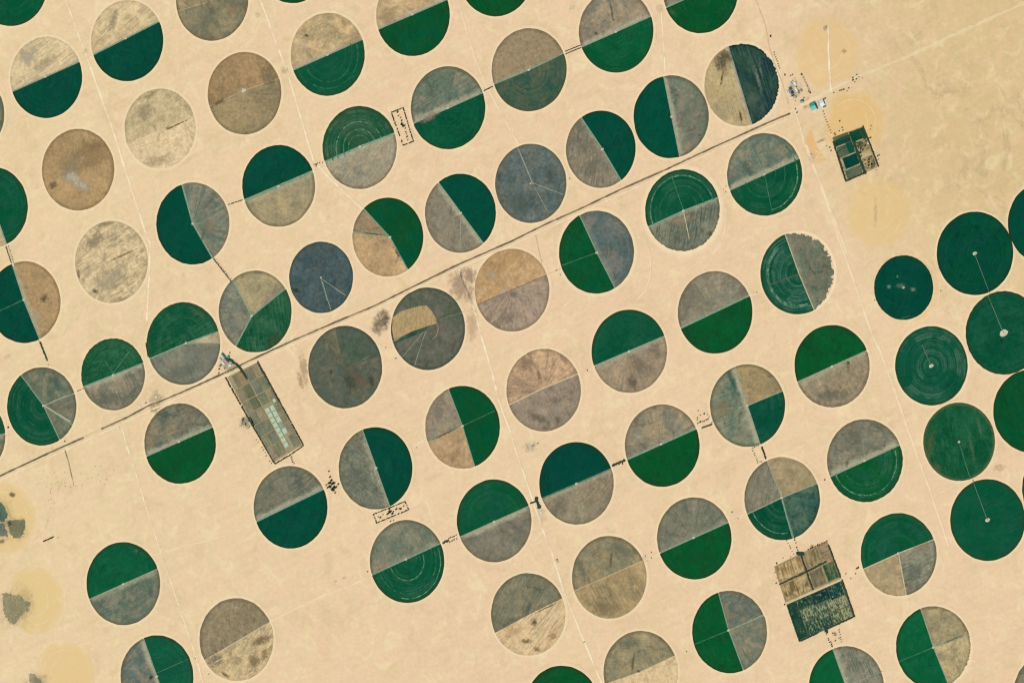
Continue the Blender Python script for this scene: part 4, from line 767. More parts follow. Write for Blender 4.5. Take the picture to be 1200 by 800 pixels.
stain((100, 60), 4, 4, 0, (246, 232, 200), (206, 178, 136), .5, 12)
stain((333, 83), 6, 5, 0, (246, 230, 198), (200, 172, 130), .45, 12)
stain((302, 18), 5, 4, 0, (246, 232, 204), (220, 200, 160), .5, 12)
stain((671, 9), 7, 3, 30, (248, 234, 208), (220, 196, 156), .5, 12)
stain((773, 10), 5, 6, 0, (246, 228, 196), (226, 198, 156), .45, 12)
stain((951, 184), 5, 10, 0, (244, 226, 196), (226, 196, 160), .4, 14)
stain((1171, 548), 10, 5, 0, (246, 226, 188), (206, 180, 136), .4, 14)
stain((15, 580), 4, 3, -20, (110, 102, 76), (140, 126, 92), .6, 14)
stain((8, 418), 6, 3, 30, (244, 230, 200), (230, 208, 166), .5, 14)
for (x, y, a) in ((393, 681, 24), (403, 677, 24)): stain((x, y), 3, 2, a, (246, 236, 214), (200, 176, 140), .5, 10)

# ---------------------------------------------------------------- trees and hedges
LEAF = mat_plain('dark foliage', (58, 66, 38), (34, 56, 36), 5, 0.8, 0.2)
LEAFG = mat_plain('green foliage', (34, 74, 50), (20, 58, 40), 5, 0.8, 0.2)
BARK = mat_plain('bark', (96, 78, 56), (80, 66, 48), 1.5)
def crown_bm(r, seed, n=220, h0=3.0, h=8.0):
    rr = random.Random(seed); bm = bmesh.new()
    lobes = [(Vector((rr.uniform(-.5, .5) * r, rr.uniform(-.5, .5) * r, h0 + rr.uniform(.25, .75) * h)), rr.uniform(.42, .68) * r) for _ in range(6)]
    for i in range(n):
        c, q = rr.choice(lobes); d = Vector((rr.gauss(0, 1), rr.gauss(0, 1), rr.gauss(0, 1) * .8)).normalized()
        p = c + d * q * rr.uniform(.6, 1.0); s = rr.uniform(.09, .17) * r
        u = d.orthogonal().normalized(); v = d.cross(u); a = rr.uniform(0, 6.28); u, v = u * cos(a) + v * sin(a), v * cos(a) - u * sin(a)
        bm.faces.new([bm.verts.new(p + u * s), bm.verts.new(p + v * s + d * s * .2), bm.verts.new(p - u * s), bm.verts.new(p - v * s + d * s * .2)])
    for c, q in lobes:
        bmesh.ops.create_icosphere(bm, subdivisions=1, radius=q * .72, matrix=__import__('mathutils').Matrix.Translation(c))
    return bm
def trunk_bm(h, r, seed):
    rr = random.Random(seed); bm = bmesh.new()
    def limb(a, b, ra, rb):
        d = (b - a).normalized(); u = d.orthogonal().normalized(); v = d.cross(u); ring = []
        for p, q in ((a, ra), (b, rb)): ring.append([bm.verts.new(p + (u * cos(k * pi / 3) + v * sin(k * pi / 3)) * q) for k in range(6)])
        for k in range(6): bm.faces.new((ring[0][k], ring[0][(k + 1) % 6], ring[1][(k + 1) % 6], ring[1][k]))
    top = Vector((0, 0, h)); limb(Vector((0, 0, 0)), top, r, r * .6)
    for k in range(4):
        a = k * pi / 2 + rr.random(); limb(top * .85, top + Vector((cos(a) * h * .5, sin(a) * h * .5, h * .6)), r * .5, r * .15)
    return bm
def tree_proto(r, mat, seed):
    me = []
    for bm, mt in ((crown_bm(r, seed), mat), (trunk_bm(4.2, .55, seed), BARK)):
        m = bpy.data.meshes.new('tree'); bm.to_mesh(m); bm.free(); m.materials.append(mt); me.append(m)
    return me
PROTO = {}
for key, r, mt in (('s', 5.2, LEAF), ('m', 7.4, LEAF), ('l', 10.5, LEAFG), ('g', 7.4, LEAFG)):
    PROTO[key] = [tree_proto(r, mt, 40 + ord(key) + q) for q in range(3)]
NTREE = [0]
def tree(px, key, label, group, j=0.5, cat='tree', name='tree'):
    px = (px[0] + random.uniform(-j, j), px[1] + random.uniform(-j, j)); NTREE[0] += 1
    e = tag(empty(name, P(*px)), label, cat, group)
    e.rotation_euler.z = random.uniform(0, 6.28); s = random.uniform(.8, 1.2); e.scale = (s, s, random.uniform(.85, 1.15))
    c, t = random.choice(PROTO[key])
    link(bpy.data.objects.new('crown', c), e); link(bpy.data.objects.new('trunk', t), e)
    return e
def row(a, b, step, key, label, group, skip=0.0, j=.5):
    L = hypot(b[0] - a[0], b[1] - a[1]); n = max(1, int(L / step))
    for i in range(n + 1):
        if random.random() < skip: continue
        tree((a[0] + (b[0] - a[0]) * i / n, a[1] + (b[1] - a[1]) * i / n), key, label, group, j)
def hedge(px, width, label, h=8.0, mat=None, name='hedge', cat='hedge', gaps=0.0):
    """a dense shelter belt: one uneven leafy body"""
    pts = [P(*q) for q in px]; O = pts[0].copy()
    rr = random.Random(len(label) * 7 + int(width)); bm = bmesh.new()
    for a, b in zip(pts, pts[1:]):
        L = (b - a).length; d = (b - a).normalized(); nr = Vector((-d.y, d.x, 0)); n = max(2, int(L / (width * .42)))
        for i in range(n + 1):
            if rr.random() < gaps: continue
            c = a.lerp(b, i / n) - O + nr * rr.uniform(-.18, .18) * width + Vector((0, 0, h * rr.uniform(.4, .6))); q = width * rr.uniform(.36, .58)
            ico = bmesh.ops.create_icosphere(bm, subdivisions=2, radius=q, matrix=__import__('mathutils').Matrix.Translation(c))
            for v in ico['verts']:
                o = v.co - c; k = 1 + rr.uniform(-.22, .22); v.co = c + Vector((o.x * k, o.y * k, o.z * .62 * k * (h / max(width, 8.0))))
    return tag(mesh_obj(name, bm, mat or LEAF, None, O), label, cat, 'shelter belts of dense trees')

# ---------------------------------------------------------------- plots, greenhouses, buildings
def quad(px): return [P(*q) for q in px]
def bil(q, s, t): return q[0].lerp(q[1], s).lerp(q[3].lerp(q[2], s), t)
def plot(px, mat, label, h=1.6, name='crop_plot', cat='plot', group=None, edge=6.0, emat=None, inset=True):
    q = quad(px) if not isinstance(px[0], Vector) else px
    O = sum(q, Vector()) / 4; root = tag(empty(name, O), label, cat, group)
    q = [(v - O).xy for v in q]; inn = [v - v.normalized() * edge for v in q] if inset else q
    if emat: mesh_obj('path_border', poly_mesh(q, 0.05, 1.0), emat, root)
    mesh_obj('crop', poly_mesh(inn, 0.05, 1.0 + h), mat, root)
    return root
def greenhouse(q, spans, roof, wall, label, group, h=4.0, rise=2.0, along=True):
    """q: four ground corners; spans ridges run along q0->q3"""
    O = sum(q, Vector()) / 4; root = tag(empty('greenhouse', O), label, 'greenhouse', group); q = [v - O for v in q]
    bm = bmesh.new(); wl = bmesh.new(); n = spans * 2; f = []; bk = []
    for i in range(n + 1):
        z = h + (rise if i % 2 else 0); a = bil(q, i / n, 0); b = bil(q, i / n, 1)
        f.append(bm.verts.new((a.x, a.y, z))); bk.append(bm.verts.new((b.x, b.y, z)))
        if i: bm.faces.new((f[i - 1], f[i], bk[i], bk[i - 1]))
    mesh_obj('roof', bm, roof, root)
    for side in (0, 1):
        lo = [bil(q, i / n, side) for i in range(n + 1)]; top = [wl.verts.new((v.x, v.y, h + (rise if i % 2 else 0) - .05)) for i, v in enumerate(lo)]; bot = [wl.verts.new((v.x, v.y, 0)) for v in lo]
        for i in range(n): wl.faces.new((bot[i], bot[i + 1], top[i + 1], top[i]))
    for s in (0, 1):
        a, b = bil(q, s, 0), bil(q, s, 1); wl.faces.new([wl.verts.new((a.x, a.y, 0)), wl.verts.new((b.x, b.y, 0)), wl.verts.new((b.x, b.y, h - .05)), wl.verts.new((a.x, a.y, h - .05))])
    mesh_obj('wall', wl, wall, root)
    return root
WALLM = mat_plain('plastered wall', (206, 190, 160), (190, 172, 142), 6)
def building(px, lx, ly, ang, roof, label, h=5.0, gable=True, wall=None, cat='building', name='building', parapet=False):
    """lx, ly in metres; ang in degrees from the photo's horizontal"""
    lx *= 1.25; ly *= 1.25
    O = P(*px); root = tag(empty(name, O), label, cat); a = radians(ang); root.rotation_euler.z = a
    bm = bmesh.new(); box(bm, 0, 0, 0, h, lx, ly); wall_o = mesh_obj('wall', bm, wall or WALLM, root)
    bm = bmesh.new(); ox, oy = lx / 2 + .6, ly / 2 + .6
    if gable:
        r = min(lx, ly) * .16; v = [bm.verts.new(p) for p in ((-ox, -oy, h), (ox, -oy, h), (ox, oy, h), (-ox, oy, h), (-ox, 0, h + r), (ox, 0, h + r))]
        for f in ((0, 1, 5, 4), (3, 4, 5, 2), (0, 4, 3), (1, 2, 5)): bm.faces.new([v[i] for i in f])
    else: box(bm, 0, 0, h + .02, h + .5, lx + .4, ly + .4)
    mesh_obj('roof', bm, roof, root)
    dr = bmesh.new(); box(dr, 0, -ly / 2 - .06, 0, min(3.0, h * .7), min(4.0, lx * .25), .1); mesh_obj('door', dr, mat_door, wall_o)
    n = max(2, int(lx / 9))
    for i in range(n):
        x = (i + .5) / n * lx - lx / 2
        if abs(x) > lx * .14:
            wd = bmesh.new(); box(wd, x, -ly / 2 - .06, h * .35, h * .7, min(2, lx / n * .4), .1); mesh_obj('window', wd, mat_glass, wall_o)
    return root
mat_door = mat_plain('painted steel door', (84, 92, 88)); mat_glass = mat_plain('window glass', (70, 84, 92), None, 3, .2, .5)

# greenhouse block ------------------------------------------------------------
GQ = quad([(266.5, 441.5), (302, 424), (354.5, 521), (320, 542.5)])
PATHM = mat_plain('pale beaten earth', (190, 176, 140), (170, 158, 126), 25)
structure(mesh_obj('bare_ground', poly_mesh([v.xy for v in GQ], -.5, .95), mat_plain('trodden earth', (150, 140, 108), (172, 156, 120), 40)))
MINT = mat_plain('mint plastic film', (206, 222, 194), (178, 204, 178), 9, .45, .4)
MINTD = mat_plain('greenish plastic film', (150, 176, 150), (132, 160, 138), 14, .5, .4)
FRAME = mat_plain('film side wall', (150, 166, 144), (130, 148, 128), 8, .6, .3)
NETS = [((146, 140, 110), (118, 118, 94)), ((134, 134, 108), (110, 116, 96)), ((154, 144, 116), (126, 120, 96)), ((128, 132, 110), (106, 114, 98)), ((162, 148, 118), (132, 124, 100))]
def cell(s0, s1, t0, t1): return [bil(GQ, s0, t0), bil(GQ, s1, t0), bil(GQ, s1, t1), bil(GQ, s0, t1)]
cols = [(.03, .25), (.262, .48), (.518, .74), (.752, .965)]
rows_ = [(.015, .153), (.163, .303), (.313, .435), (.443, .57), (.578, .705), (.713, .835), (.843, .98)]
cl = ['far left', 'inner left', 'inner right', 'far right']; rl = ['top', 'second', 'third', 'fourth', 'fifth', 'sixth', 'bottom']
for ci, (s0, s1) in enumerate(cols):
    for ri, (t0, t1) in enumerate(rows_):
        if ci == 2 and ri >= 3: continue
        if ci == 0 and ri == 0: s0 = .12
        c1, c2 = NETS[(ci * 3 + ri * 2 + (ri == 2)) % 5]
        if ci == 1 and ri in (1, 2): c1, c2 = (112, 118, 90), (90, 100, 74)
        if ci == 1 and ri == 0: c1, c2 = (160, 138, 104), (140, 126, 96)
        if ci == 3 and 3 <= ri <= 5: s0_, s1_ = .83, s1
        else: s0_, s1_ = s0, s1
        g = greenhouse(cell(s0_, s1_, t0, t1), 7, mat_rows(c1, c2, -58, 11), FRAME, f'dull net house in the greenhouse block, {cl[ci]} column, {rl[ri]} from the road' if ri else f'dull net house in the greenhouse block, {cl[ci]} column, nearest the road', 'net houses of the greenhouse block', 3.4, .8)
        g.name = 'net_house'; g['category'] = 'net house'; s0 = cols[ci][0]
for i in range(8):
    t0 = .475 + i * .0585
    greenhouse(cell(.53, .655, t0, t0 + .05), 5, MINT, FRAME, 'mint green film greenhouse in the longer of the two bright rows', 'film greenhouses of the longer bright row')
for i in range(5):
    t0 = .475 + i * .068
    greenhouse(cell(.685, .81, t0, t0 + .06), 5, MINT if i != 3 else MINTD, FRAME, 'mint green film greenhouse in the shorter of the two bright rows', 'film greenhouses of the shorter bright row')
greenhouse(cell(.86, .94, .43, .47), 3, MINT, FRAME, 'smallest pale greenhouse, set apart at the right edge of the block', None) if 0 else tag(greenhouse(cell(.86, .94, .425, .463), 3, MINT, FRAME, 'x', None), 'smallest pale greenhouse, set apart at the right edge of the block', 'greenhouse')
hedge([(279, 429), (282, 432), (289, 443)], 26, 'dark green tree belt entering the greenhouse block from the road')
hedge([(266, 419), (272, 423), (281, 430)], 24, 'dark tree belt along the farmstead beside the greenhouse block', mat=LEAFG)
G1 = 'trees lining the greenhouse block'
hedge([(302, 424), (328, 471)], 17, 'dark tree belt along the upper right side of the greenhouse block', gaps=.12)
hedge([(328, 471), (355.5, 521)], 13, 'thinner dark tree belt along the lower right side of the greenhouse block', gaps=.22)
hedge([(355.5, 522), (340, 533), (322, 543.5)], 13, 'dark tree belt closing the foot of the greenhouse block', gaps=.2)
hedge([(264.5, 442.5), (291, 490)], 14, 'dark tree belt along the upper left side of the greenhouse block', gaps=.18)
hedge([(291, 490), (322, 543)], 13, 'dark tree belt along the lower left side of the greenhouse block', gaps=.2)
row((301, 515), (318, 543), 3.6, 's', 'dark tree in the short outer row at the lower left of the greenhouse block', G1, .1)
row((341, 536), (345, 543), 2.2, 'm', 'dark tree between the greenhouse block and the field at its foot', G1, 0)
row((293, 489), (298, 498), 2.4, 'l', 'green tree by the yard left of the greenhouse block', G1, 0)
row((284, 494), (292, 500), 3.6, 'm', 'green tree by the yard left of the greenhouse block', G1, 0)
WHITE = mat_plain('whitewashed roof', (232, 234, 224), (212, 216, 204), 5, .6, .3)
TEALR = mat_plain('teal sheet roof', (44, 150, 132), (60, 166, 150), 6, .5, .4)
TEALD = mat_plain('deep teal sheet roof', (40, 104, 100), (54, 120, 112), 6, .5, .4)
SLATER = mat_plain('dark blue sheet roof', (44, 66, 84), (56, 76, 92), 6, .5, .4)
GREYR = mat_plain('grey sheet roof', (150, 152, 142), (132, 136, 126), 6, .6, .3)
PINKR = mat_plain('faded red roof', (214, 140, 124), (200, 128, 112), 6)
TANR = mat_plain('mud roof', (196, 170, 128), (180, 154, 114), 6)
BLUER = mat_plain('pale blue roof', (176, 206, 212), (156, 190, 200), 6, .5, .4)
building((262, 416), 40, 18, -45, TEALD, 'long deep teal roofed shed beside the greenhouse block')
building((266, 421.5), 46, 16, -45, SLATER, 'long dark blue roofed shed beside the greenhouse block')
building((258.5, 421), 24, 16, -45, BLUER, 'pale blue roofed shed left of the teal sheds by the greenhouses')
building((262, 425.5), 30, 13, -45, WHITE, 'white roofed shed just below the teal sheds by the greenhouses')
building((267.5, 418), 18, 22, -45, TEALR, 'bright teal roofed shed above the dark blue shed by the greenhouses')
building((269.5, 428), 26, 14, 24, WHITE, 'white roofed house nearest the tree belt by the greenhouses')
building((258, 429), 14, 14, 20, GREYR, 'small grey roofed hut at the left of the greenhouse farmstead')
G2 = 'trees of the farmstead beside the greenhouse block'
for q in ((269, 413), (269, 417), (259, 427), (257, 432), (256, 437), (256, 441), (263, 432)): tree(q, 'm', 'dark tree standing in the farmstead beside the greenhouse block', G2)
row((258, 440), (274, 432), 3, 's', 'dark tree in the slanting row below the farmstead beside the greenhouses', G2)
building((290, 493), 30, 20, -60, GREYR, 'grey roofed shed in the yard left of the greenhouse block', h=4, gable=False)
building((285, 491), 18, 16, -60, SLATER, 'dark blue roofed shed in the yard left of the greenhouse block', h=4)

# settlement at the end of the paved road ----------------------------------------
building((927, 98), 20, 16, -62, BLUER, 'pale blue roofed house at the upper left of the settlement')
building((932, 98), 22, 20, -62, WHITE, 'white roofed house at the top of the settlement')
building((926.5, 104), 26, 22, -62, SLATER, 'dark blue roofed shed in the left of the settlement', gable=False)
building((928.5, 108.5), 26, 24, -62, SLATER, 'larger dark blue roofed shed below another one in the settlement')
building((924, 108), 14, 30, 24, BLUER, 'long pale blue roofed shed on the left edge of the settlement')
building((933.5, 105), 36, 14, -62, WHITE, 'long white roofed house beside dark trees in the settlement')
building((932.5, 113.5), 20, 12, -62, GREYR, 'low grey roofed house at the lower left of the settlement', gable=False)
building((939, 106), 20, 16, -62, GREYR, 'grey roofed house standing alone in the middle of the settlement')
building((928, 114), 18, 10, 24, WHITE, 'small white roofed house at the foot of the settlement')
building((940, 118.5), 22, 20, 24, TEALD, 'dull teal roofed house beside a dark tree near the end of the paved road')
building((939.5, 121.5), 22, 8, 24, WHITE, 'narrow white roofed house below the dull teal one')
building((943.5, 125.5), 9, 9, 24, PINKR, 'tiny faded red roofed hut at the road end', h=3)
building((953, 124.5), 44, 56, 24, TEALR, 'big bright teal roofed hall beside the white compound', h=9)
building((957, 124.5), 10, 46, 24, SLATER, 'dark blue lean-to along the right side of the teal hall', h=5, gable=False)
building((963.5, 120.8), 34, 46, 24, WHITE, 'big white roofed hall right of the bright teal hall', h=8)
building((965, 116.5), 44, 9, 24, SLATER, 'dark blue roofed shed above the big white hall', h=5, gable=False)
building((966.5, 125), 26, 9, 24, SLATER, 'dark blue roofed shed below the big white hall', h=5, gable=False)
building((959.5, 121.5), 9, 36, 24, BLUER, 'pale blue lean-to between the white hall and the teal hall', h=4, gable=False)
structure(mesh_obj('bare_ground', poly_mesh([P(*q).xy for q in ((948, 121), (967, 113.5), (970.5, 126), (953, 133))], -.5, .92), mat_plain('concrete yard', (232, 220, 190), (214, 204, 178), 20)))
G3 = 'trees among the houses of the settlement'
for q, k in (((919.5, 87.5), 'm'), ((920.5, 88.5), 's'), ((926.5, 89), 's'), ((928.5, 88), 'm'), ((929, 94.5), 's'), ((934, 102), 's'), ((935.5, 107), 'm'), ((936, 108.8), 'm'), ((930, 111.5), 'l'), ((928, 112.5), 'm'), ((942, 115.5), 'm'), ((942, 118), 'm'), ((932, 119), 's'), ((932.5, 127.5), 'm'), ((934, 132), 'm'), ((924, 133.5), 's')):
    tree(q, k, 'dark tree standing among the houses of the settlement', G3)
row((939.5, 86.5), (950, 109.5), 2.1, 's', 'dark tree in the slanting row right of the settlement', G3, .05, .3)
tree((939.5, 87), 'm', 'dark tree in the slanting row right of the settlement', G3); tree((949, 109), 'm', 'dark tree in the slanting row right of the settlement', G3); tree((947.5, 107.5), 'm', 'dark tree in the slanting row right of the settlement', G3)
row((907, 62), (914.5, 83), 2.6, 's', 'dark tree in the row along the track above the settlement', G3, .1, .3)
tree((903.5, 43), 'l', 'lone dark tree at the track junction above the settlement', None)
G4 = 'trees along the pale track leaving the settlement'
for q, k in (((984, 106.5), 'm'), ((985.5, 105.8), 'm'), ((988, 105), 'g'), ((990, 104.8), 's'), ((994.5, 103), 'm'), ((993, 107), 's'), ((977.5, 108.5), 's'), ((999.5, 93.5), 'l'), ((1000, 91.5), 'm'), ((1004, 93), 'm'), ((1007, 91), 's'), ((1002, 96), 's'), ((1011, 91), 's'), ((1004, 88), 's')):
    tree(q, k, 'dark scrub tree by the pale track leaving the settlement', G4)
row((964.5, 131), (974, 156), 3.2, 's', 'dark tree in the row between the settlement and the walled farm', G4, .1, .3)

# walled dark green farm ---------------------------------------------------------
FQ = quad([(975, 161.5), (1011.5, 148), (1030, 195.5), (991.5, 212.5)])
FG = 'plots of the walled dark green farm'
def fcell(s0, s1, t0, t1): return [bil(FQ, s0, t0), bil(FQ, s1, t0), bil(FQ, s1, t1), bil(FQ, s0, t1)]
structure(mesh_obj('bare_ground', poly_mesh([v.xy for v in FQ], -.5, .93), mat_plain('dry farm earth', (140, 134, 98), (186, 166, 122), 40)))
plot(fcell(.02, .52, .10, .22), mat_rows((16, 66, 50), (30, 76, 58), 22, 14), 'dark green strip plot along the upper left of the walled farm', 3, group=FG, edge=2)
plot(fcell(.53, .99, .02, .26), mat_rows((10, 66, 46), (24, 76, 56), 22, 14), 'dark green plot in the top right corner of the walled farm', 3, group=FG, edge=2)
plot(fcell(.03, .33, .24, .48), mat_rows((58, 86, 70), (94, 108, 86), 22, 18), 'grey green plot at the upper left of the walled farm', group=FG, edge=2)
plot(fcell(.33, .52, .22, .48), mat_rows((10, 74, 56), (24, 84, 66), 22, 14), 'bright green plot at the upper middle of the walled farm', group=FG, edge=2)
plot(fcell(.10, .53, .505, .76), mat_rows((2, 60, 52), (8, 68, 58), 22, 18), 'deep teal plot in the left middle of the walled farm', 2.4, group=FG, edge=2)
plot(fcell(.06, .52, .785, .98), mat_rows((104, 112, 86), (76, 92, 72), 22, 12), 'grey green scrubby plot in the lower left of the walled farm', group=FG, edge=2)
plot(fcell(.62, .95, .29, .53), mat_rows((166, 146, 106), (72, 78, 52), 60, 22), 'brown mottled plot on the right of the walled farm', group=FG, edge=2)
plot(fcell(.62, .95, .56, .68), mat_rows((200, 178, 132), (180, 160, 116), 20, 14), 'pale sandy plot on the right of the walled farm', .5, group=FG, edge=2)
plot(fcell(.62, .95, .70, .97), mat_rows((90, 90, 60), (184, 162, 118), 60, 22), 'tan mottled plot in the lower right of the walled farm', group=FG, edge=2)
plot(fcell(.02, .5, .0, .075), mat_rows((110, 116, 88), (70, 86, 62), 22, 10), 'scrubby strip outside the top of the walled farm', group=FG, edge=2)
fp = lambda s, t: (lambda v: v)(bil(FQ, s, t))
def hedgev(pts, width, label, **kw):
    global P
    P_ = P; P = lambda *q: q[0]
    try: return hedge([(p,) for p in pts], width, label, **kw)
    finally: P = P_
hedgev([fp(.575, .25), fp(.575, .99)], 30, 'dark tree belt running down the middle of the walled farm', mat=LEAFG)
hedgev([fp(.0, .10), fp(.5, .09)], 20, 'dark tree belt along the upper left of the walled farm', mat=LEAFG)
hedgev([fp(.0, .12), fp(.0, .99)], 18, 'dark tree belt along the left wall of the walled farm')
hedgev([fp(.995, .0), fp(.995, .98)], 14, 'thin dark tree belt along the right wall of the walled farm')
hedgev([fp(.02, 1.0), fp(.6, 1.0)], 15, 'dark tree belt along the foot of the walled farm')
hedgev([fp(.88, .06), fp(.92, .26)], 30, 'thick dark tree clump in the top right corner of the walled farm')
G5 = 'trees scattered around the walled farm'
def tv(v, key, label, group):
    global P
    P_ = P; P = lambda *q: v
    try: return tree((0, 0), key, label, group, 0)
    finally: P = P_
for s, t in ((.66, .31), (.7, .45), (.8, .36), (.86, .43), (.92, .35), (.75, .5), (.66, .54), (.7, .74), (.78, .82), (.7, .93), (.84, .88), (.82, .76), (.9, .72), (.67, .82), (.75, .88), (.64, .62)):
    tv(fp(s, t), 'm' if (s * 100) % 3 else 'l', 'dark tree dotting the brown right side of the walled farm', G5)
for q, k in (((1018.5, 162.5), 'm'), ((1021, 162), 'm'), ((1028.5, 182.5), 'm'), ((1030, 182), 'm'), ((1029, 187), 's'), ((1021, 148), 's'), ((1020, 152), 's'), ((973, 173), 'm'), ((974, 177), 'm'), ((969, 172), 's'), ((984, 142.5), 'm'), ((987, 150), 'm'), ((984, 154), 's'), ((979, 158), 'm'), ((988, 152.5), 'm'), ((978, 156), 'm'), ((951, 181), 's'), ((1027, 199), 's')):
    tree(q, k, 'dark tree just outside the walled farm', G5)
building((1017.5, 168), 12, 12, 20, WHITE, 'white roofed hut on the right of the walled farm', h=3.5, gable=False)
building((1012, 199.5), 10, 14, 20, WHITE, 'white roofed hut at the foot of the walled farm', h=3.5, gable=False)

# square plantation of medicinal plants -------------------------------------------
MQ = quad([(907, 663.5), (969, 633), (985.5, 677), (920.5, 706)]); LQ = quad([(921.5, 708), (987, 679.5), (1001.5, 722), (936.5, 751.5)])
MG = 'plots of the square plantation'
def qc(Q, s0, s1, t0, t1): return [bil(Q, s0, t0), bil(Q, s1, t0), bil(Q, s1, t1), bil(Q, s0, t1)]
structure(mesh_obj('bare_ground', poly_mesh([v.xy for v in MQ], -.5, .94), mat_plain('dry plantation earth', (172, 150, 110), (140, 122, 88), 50)))
structure(mesh_obj('bare_ground', poly_mesh([v.xy for v in LQ], -.5, .94), mat_plain('dark plantation earth', (70, 84, 62), (100, 104, 76), 30)))
plot(qc(MQ, .02, .47, .03, .44), mat_rows((204, 180, 134), (140, 112, 74), -72, 26), 'streaked tan plot in the upper left of the square plantation', .4, group=MG)
plot(qc(MQ, .53, .80, .03, .44), mat_rows((168, 150, 110), (118, 108, 78), -72, 24), 'olive tan plot at the top of the square plantation', .6, group=MG)
plot(qc(MQ, .81, .98, .03, .44), mat_rows((168, 144, 114), (112, 104, 82), 24, 30), 'mauve brown plot in the top right corner of the square plantation', .5, group=MG)
plot(qc(MQ, .02, .47, .54, .97), mat_rows((196, 174, 128), (112, 96, 64), -72, 26), 'pale streaked plot at the left of the square plantation, above the dark half', .4, group=MG)
plot(qc(MQ, .53, .76, .54, .97), mat_rows((104, 100, 78), (136, 124, 94), -72, 22), 'grey brown plot in the middle right of the square plantation', .6, group=MG)
plot(qc(MQ, .78, .98, .52, .97), mat_rows((34, 80, 54), (112, 118, 86), -72, 24), 'lone green plot at the right of the square plantation', 2, group=MG)
def mat_fleck(c1, c2, c3, cover):
    m, t, b = new_mat('plants in short rows'); tc = t.n('ShaderNodeTexCoord').outputs['Object']; SEED[0] += 1
    p = t.vm('ADD', t.vm('MULTIPLY', tc, (1, 1, 0)), (SEED[0] * 91.0, SEED[0] * 53.0, 0))
    ro = t.n('ShaderNodeVectorRotate', rotation_type='Z_AXIS'); t.L(p, ro.inputs['Vector']); ro.inputs['Angle'].default_value = radians(66)
    k = t.ramp(t.noise(t.vm('MULTIPLY', ro.outputs[0], (1 / 40, 1 / 15, 1)), 1.0, 4, .75), .62 - cover, .70 - cover)
    n = t.ramp(t.noise(p, 1 / 70, 4, .6), .38, .62)
    t.L(t.mix(k, t.mix(n, alb(c1), alb(c2)), alb(c3)), b.inputs['Base Color']); return m
lower = [(.01, .165, .02, .96, (22, 62, 48), (42, 76, 58), .03), (.18, .42, .02, .26, (22, 62, 52), (42, 74, 58), .06), (.43, .72, .02, .30, (14, 54, 52), (30, 66, 58), .05), (.73, .98, .02, .36, (16, 64, 58), (36, 78, 66), .07),
         (.18, .42, .28, .60, (40, 74, 58), (70, 92, 66), .15), (.43, .62, .33, .70, (44, 82, 66), (70, 96, 74), .13), (.64, .80, .33, .64, (60, 84, 62), (84, 94, 66), .16), (.81, .98, .38, .66, (76, 88, 62), (98, 100, 70), .18),
         (.18, .42, .62, .97, (22, 68, 54), (44, 84, 66), .10), (.43, .62, .72, .97, (26, 70, 60), (50, 84, 68), .08), (.64, .80, .66, .97, (48, 80, 58), (76, 92, 64), .13), (.81, .98, .68, .97, (78, 90, 62), (104, 104, 72), .17)]
nm = ['dark green strip plot down the left side of the dark half of the square plantation', 'dark teal plot at the upper left of the dark half of the plantation', 'darkest teal plot at the top of the dark half of the plantation', 'dark teal plot in the upper right corner of the dark half of the plantation',
      'flecked olive green plot in the left middle of the dark half of the plantation', 'flecked green plot in the centre of the dark half of the plantation', 'flecked olive plot right of centre in the dark half of the plantation', 'flecked brownish plot at the right edge of the dark half of the plantation',
      'dark green plot in the lower left of the dark half of the plantation', 'teal plot at the lower middle of the dark half of the plantation', 'olive green plot at the lower right of the dark half of the plantation', 'brownish olive plot in the bottom right corner of the plantation']
for (s0, s1, t0, t1, c1, c2, cv), lb in zip(lower, nm): plot(qc(LQ, s0, s1, t0, t1), mat_fleck(c1, c2, (158, 160, 126), cv), lb, 2, group=MG, edge=0.5)
structure(mesh_obj('path', strip_bm([P(920, 706.8), P(952, 692.6), P(986, 678)], 14, .2, 1.2), mat_plain('chalky lane', (206, 198, 160), (186, 178, 142), 40)))
mp = lambda s, t: bil(MQ, s, t)
hedgev([mp(.0, .49), mp(.5, .49)], 15, 'dark tree belt crossing the tan left plots of the square plantation'); hedgev([mp(.5, .49), mp(.86, .47)], 17, 'dark tree belt crossing the right plots of the square plantation', mat=LEAFG)
hedgev([mp(.5, .02), mp(.5, .97)], 16, 'dark tree belt down the middle of the square plantation'); hedgev([mp(1, .12), mp(1, .97)], 16, 'dark tree belt along the upper right side of the square plantation')
hedgev([mp(.46, -.02), mp(.53, .03)], 34, 'black tree clump at the head of the square plantation', mat=LEAFG)
lp = lambda s, t: bil(LQ, s, t)
hedgev([lp(1, .0), lp(1, 1)], 14, 'dark tree belt along the lower right side of the square plantation')
hedgev([lp(.01, .06), lp(.01, .99)], 13, 'dark tree belt along the left side of the dark half of the plantation', mat=LEAFG)
hedgev([lp(.04, 1.0), lp(.34, .995)], 15, 'dark tree belt at the lower left foot of the square plantation')
hedgev([lp(.50, 1.0), lp(.98, 1.0)], 15, 'dark tree belt at the lower right foot of the square plantation')
hedgev([lp(.47, .9), lp(.49, 1.08)], 26, 'black tree clump at the foot of the square plantation', mat=LEAFG)
G6 = 'trees around the square plantation'
row((944, 645), (969, 634), 3.0, 'm', 'dark tree in the row along the top of the square plantation', G6, .1)
row((922, 633), (930, 649), 3, 's', 'dark tree in the short double row above the square plantation', G6, .05)
row((931, 630), (935, 647), 2.6, 'm', 'dark tree in the short double row above the square plantation', G6, .05)
row((967, 740), (975, 757), 2.4, 'm', 'dark tree in the little yard at the foot of the square plantation', G6, .05)
row((983, 737), (986, 752), 3, 's', 'dark tree in the little yard at the foot of the square plantation', G6, .05)
